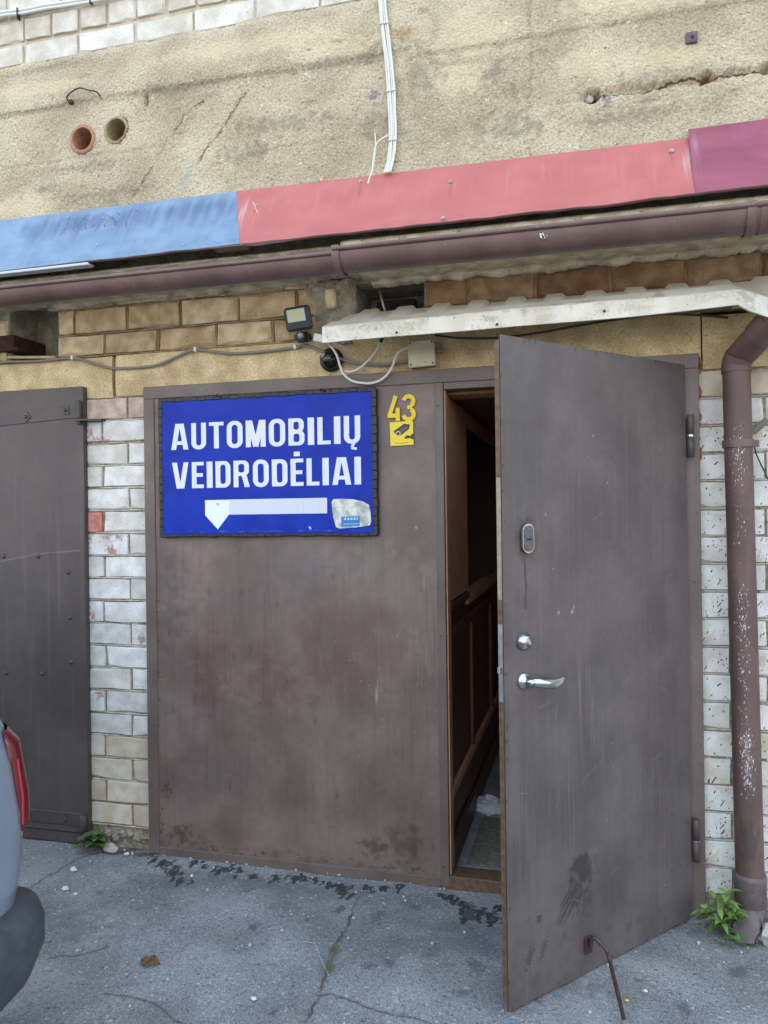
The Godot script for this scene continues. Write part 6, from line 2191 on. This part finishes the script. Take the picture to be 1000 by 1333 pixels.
# ---------------------------------------------------------------- weeds, stones, litter
func leaf(base: Vector3, dirn: Vector3, length: float, width: float, droop: float, m: Material, parent: Node) -> void:
	var st := new_st()
	st.set_smooth_group(0)
	var d := dirn.normalized()
	var side := d.cross(Vector3.UP).normalized()
	if side.length() < 0.1:
		side = Vector3.RIGHT
	var nrm := side.cross(d).normalized()
	var prev := []
	for i in 6:
		var t := i / 5.0
		var c := base + d * length * t + Vector3.DOWN * droop * t * t * length
		var w := width * 0.5 * sin(pow(t, 0.8) * PI) + 0.0006
		var cur := [c - side * w + nrm * w * 0.35, c, c + side * w + nrm * w * 0.35]
		if i > 0:
			for k in 2:
				quad(st, prev[k], prev[k + 1], cur[k + 1], cur[k], nrm)
		prev = cur
	put(st, "leaf", m, parent)

func debris() -> void:
	# weed at the downpipe's foot
	var o := thing("weed", "bright green leafy weed growing between the door frame and the downpipe", "plant", Vector3(2.285, 0.0, 0.13))
	var stems := [[Vector3(0.0, 0, 0), Vector3(0.012, 0.15, 0.05), 14], [Vector3(-0.01, 0, 0.01), Vector3(-0.06, 0.085, 0.05), 8], [Vector3(0.01, 0, 0.02), Vector3(0.04, 0.10, 0.06), 10], [Vector3(0, 0, 0.01), Vector3(-0.01, 0.07, 0.08), 8], [Vector3(0, 0, 0.01), Vector3(-0.025, 0.12, 0.03), 9], [Vector3(0.02, 0, 0.03), Vector3(0.045, 0.02, 0.13), 5]]
	for q in stems:
		var st := new_st()
		var a: Vector3 = q[0]
		var b: Vector3 = q[1]
		tube(st, curve_pts([a, a.lerp(b, 0.5) + Vector3(0, 0.012, 0), b], 0.01), 0.0022, 6, 0.0012)
		put(st, "stem", mat(null, srgb(96, 84, 50), 0.7), o)
		for k in q[2]:
			var t = 0.45 + 0.55 * k / (q[2] - 1.0)
			var an = k * 2.4 + rng.randf() * 0.6
			var lift := lerpf(0.15, 0.9, t)
			var old: bool = t < 0.65 or b.y < 0.04
			leaf(a.lerp(b, t) + Vector3(0, 0.01, 0), Vector3(cos(an), lift * 0.7, sin(an) * 0.8 + 0.3), rng.randf_range(0.03, 0.072), rng.randf_range(0.014, 0.027), rng.randf_range(0.2, 0.6), M.leaf[2] if k == 0 and old else (M.leaf[0] if old else M.leaf[1]), o)
	leaf(Vector3(-0.02, 0.06, 0.04), Vector3(-1, 0.25, 0.15), 0.075, 0.045, 0.3, M.leaf[2], o)
	# weed at the foot of the pier
	o = thing("weed", "dull low weed in the corner between the left gate and the pier", "plant", Vector3(-0.25, 0.0, 0.06))
	for k in 22:
		var an := k * 2.4
		var h := rng.randf_range(0.01, 0.10)
		leaf(Vector3(cos(an) * 0.01, h * 0.6 + 0.005, sin(an) * 0.01), Vector3(cos(an) * 0.8, rng.randf_range(0.2, 1.0), sin(an) * 0.6 + 0.3), rng.randf_range(0.045, 0.075), rng.randf_range(0.034, 0.054), 0.45, M.leaf[2] if k % 3 else M.leaf[0], o)
	leaf(Vector3(-0.01, 0.02, 0.02), Vector3(-0.8, 0.2, 0.5), 0.08, 0.055, 0.2, M.leaf[2], o)
	leaf(Vector3(0.0, 0.03, 0.0), Vector3(0.8, 0.5, 0.2), 0.08, 0.05, 0.3, M.leaf[2], o)
	var st := new_st()
	for k in 4:
		tube(st, [Vector3(0, 0, 0), Vector3(cos(k * 1.6) * 0.02, 0.05, sin(k * 1.6) * 0.02 + 0.01)], 0.002, 5)
	put(st, "stem", mat(null, srgb(92, 84, 54), 0.7), o)
	# weed right of the downpipe, cut by the frame
	o = thing("weed", "small green sprout beside the grey stone right of the downpipe", "plant", Vector3(2.42, 0.0, 0.09))
	for k in 6:
		var an := k * 2.4
		leaf(Vector3(0, 0.02 + k * 0.006, 0), Vector3(cos(an), 0.7, sin(an)), 0.04, 0.02, 0.3, M.leaf[0], o)
	# stones
	tag(rock(Vector3(-0.172, 0.012, 0.055), Vector3(0.034, 0.02, 0.022), "stone", M.stone, self, 5), "pale broken stone chunk beside the low weed under the pier", "stone")
	tag(rock(Vector3(2.425, 0.022, 0.165), Vector3(0.04, 0.035, 0.035), "stone", M.stone, self, 15), "grey stone at the foot of the downpipe's right side", "stone")
	var lb := ["white pebble on the asphalt nearest the silver car's tail lamp", "white crumb of stone just above the car's bumper", "small white crumb of stone farther right of the car's bumper", "small white pebble next to the broken stone chunk", "tiny white pebble on the asphalt in front of the gate's left end", "white crumb on the asphalt between the two long cracks", "white crumb on the asphalt right of the door stay"]
	var at := [[-0.22, 0.244, 0.016], [-0.147, 0.394, 0.014], [-0.08, 0.422, 0.009], [-0.088, 0.066, 0.012], [0.287, 0.181, 0.008], [0.862, 0.853, 0.009], [2.007, 0.538, 0.007]]
	for i in at.size():
		var q: Array = at[i]
		tag(rock(Vector3(q[0], 0.001, q[1]), Vector3(q[2], q[2] * 0.55, q[2] * 0.8), "pebble", M.white_stone, self, 30 + i), lb[i], "pebble", "white pebbles on the asphalt")
	st = new_st()
	for i in 420:
		var x := rng.randf_range(-0.5, 2.5)
		var z := 0.03 + pow(rng.randf(), 3.0) * 1.0
		var s := 0.0015 + 0.0045 * pow(rng.randf(), 3.0)
		box(st, Vector3(-s, -s, -s), Vector3(s, s, s) * 0.8, s * 0.5, Transform3D(Basis.from_euler(Vector3(rng.randf() * 3, rng.randf() * 3, 0)), Vector3(x, -0.002, z)))
	put(st, "grit", M.stone).set_meta("kind", "stuff")
	# dry leaf clump
	o = thing("dry_leaves", "small clump of dry brown leaves on the asphalt", "leaves", Vector3(0.45, 0.0, 0.756))
	var bl := mat(grain(431, 128, srgb(92, 62, 34), srgb(140, 98, 58), 0.05, 0.2, 0.3), Color.WHITE, 0.9, 0.05)
	for k in 12:
		var an := k * 2.4
		leaf(Vector3(cos(an) * 0.008, 0.003 + rng.randf() * 0.008, sin(an) * 0.008), Vector3(cos(an), 0.3, sin(an)), rng.randf_range(0.018, 0.034), rng.randf_range(0.010, 0.018), 0.5, bl, o)
	# grass in the joint
	for q in [[1.015, 0.54, "tuft of short grass in the asphalt joint, nearer the gate"], [1.035, 0.65, "tuft of short grass in the asphalt joint, farther from the gate"]]:
		o = thing("grass_tuft", q[2], "grass", Vector3(q[0], -0.004, q[1]), 0.0, "grass tufts in the asphalt joint")
		st = new_st()
		st.set_smooth_group(-1)
		for k in 46:
			var b := Vector3(rng.randfn() * 0.009, 0, rng.randfn() * 0.018)
			var t := b + Vector3(rng.randfn() * 0.009, rng.randf_range(0.005, 0.014), rng.randfn() * 0.009)
			var w := Vector3(0.0012, 0, 0.0008)
			tri(st, b - w, b + w, t, Vector3(0, 0.3, 1))
		put(st, "grass_blades", mat(null, srgb(104, 106, 68), 0.8), o).set_meta("kind", "stuff")
	st = new_st()
	tube(st, [Vector3(0.896, 0.004, 0.533), Vector3(0.944, 0.006, 0.536), Vector3(0.99, 0.005, 0.61), Vector3(1.049, 0.004, 0.697)], 0.0009, 5)
	tag(put(st, "straw", mat(null, srgb(188, 182, 162), 0.7)), "thin bent straw lying on the asphalt beside the joint", "straw")
	st = new_st()
	lathe(st, [Vector2(0.0, 0.0), Vector2(0.007, 0.0), Vector2(0.007, 0.003), Vector2(0.0, 0.004)], 10, Transform3D(Basis.IDENTITY, Vector3(1.95, -0.001, 0.597)))
	tag(put(st, "bottle_cap", mat(null, srgb(196, 188, 84), 0.6)), "small yellow disc on the asphalt right of the door stay", "litter")
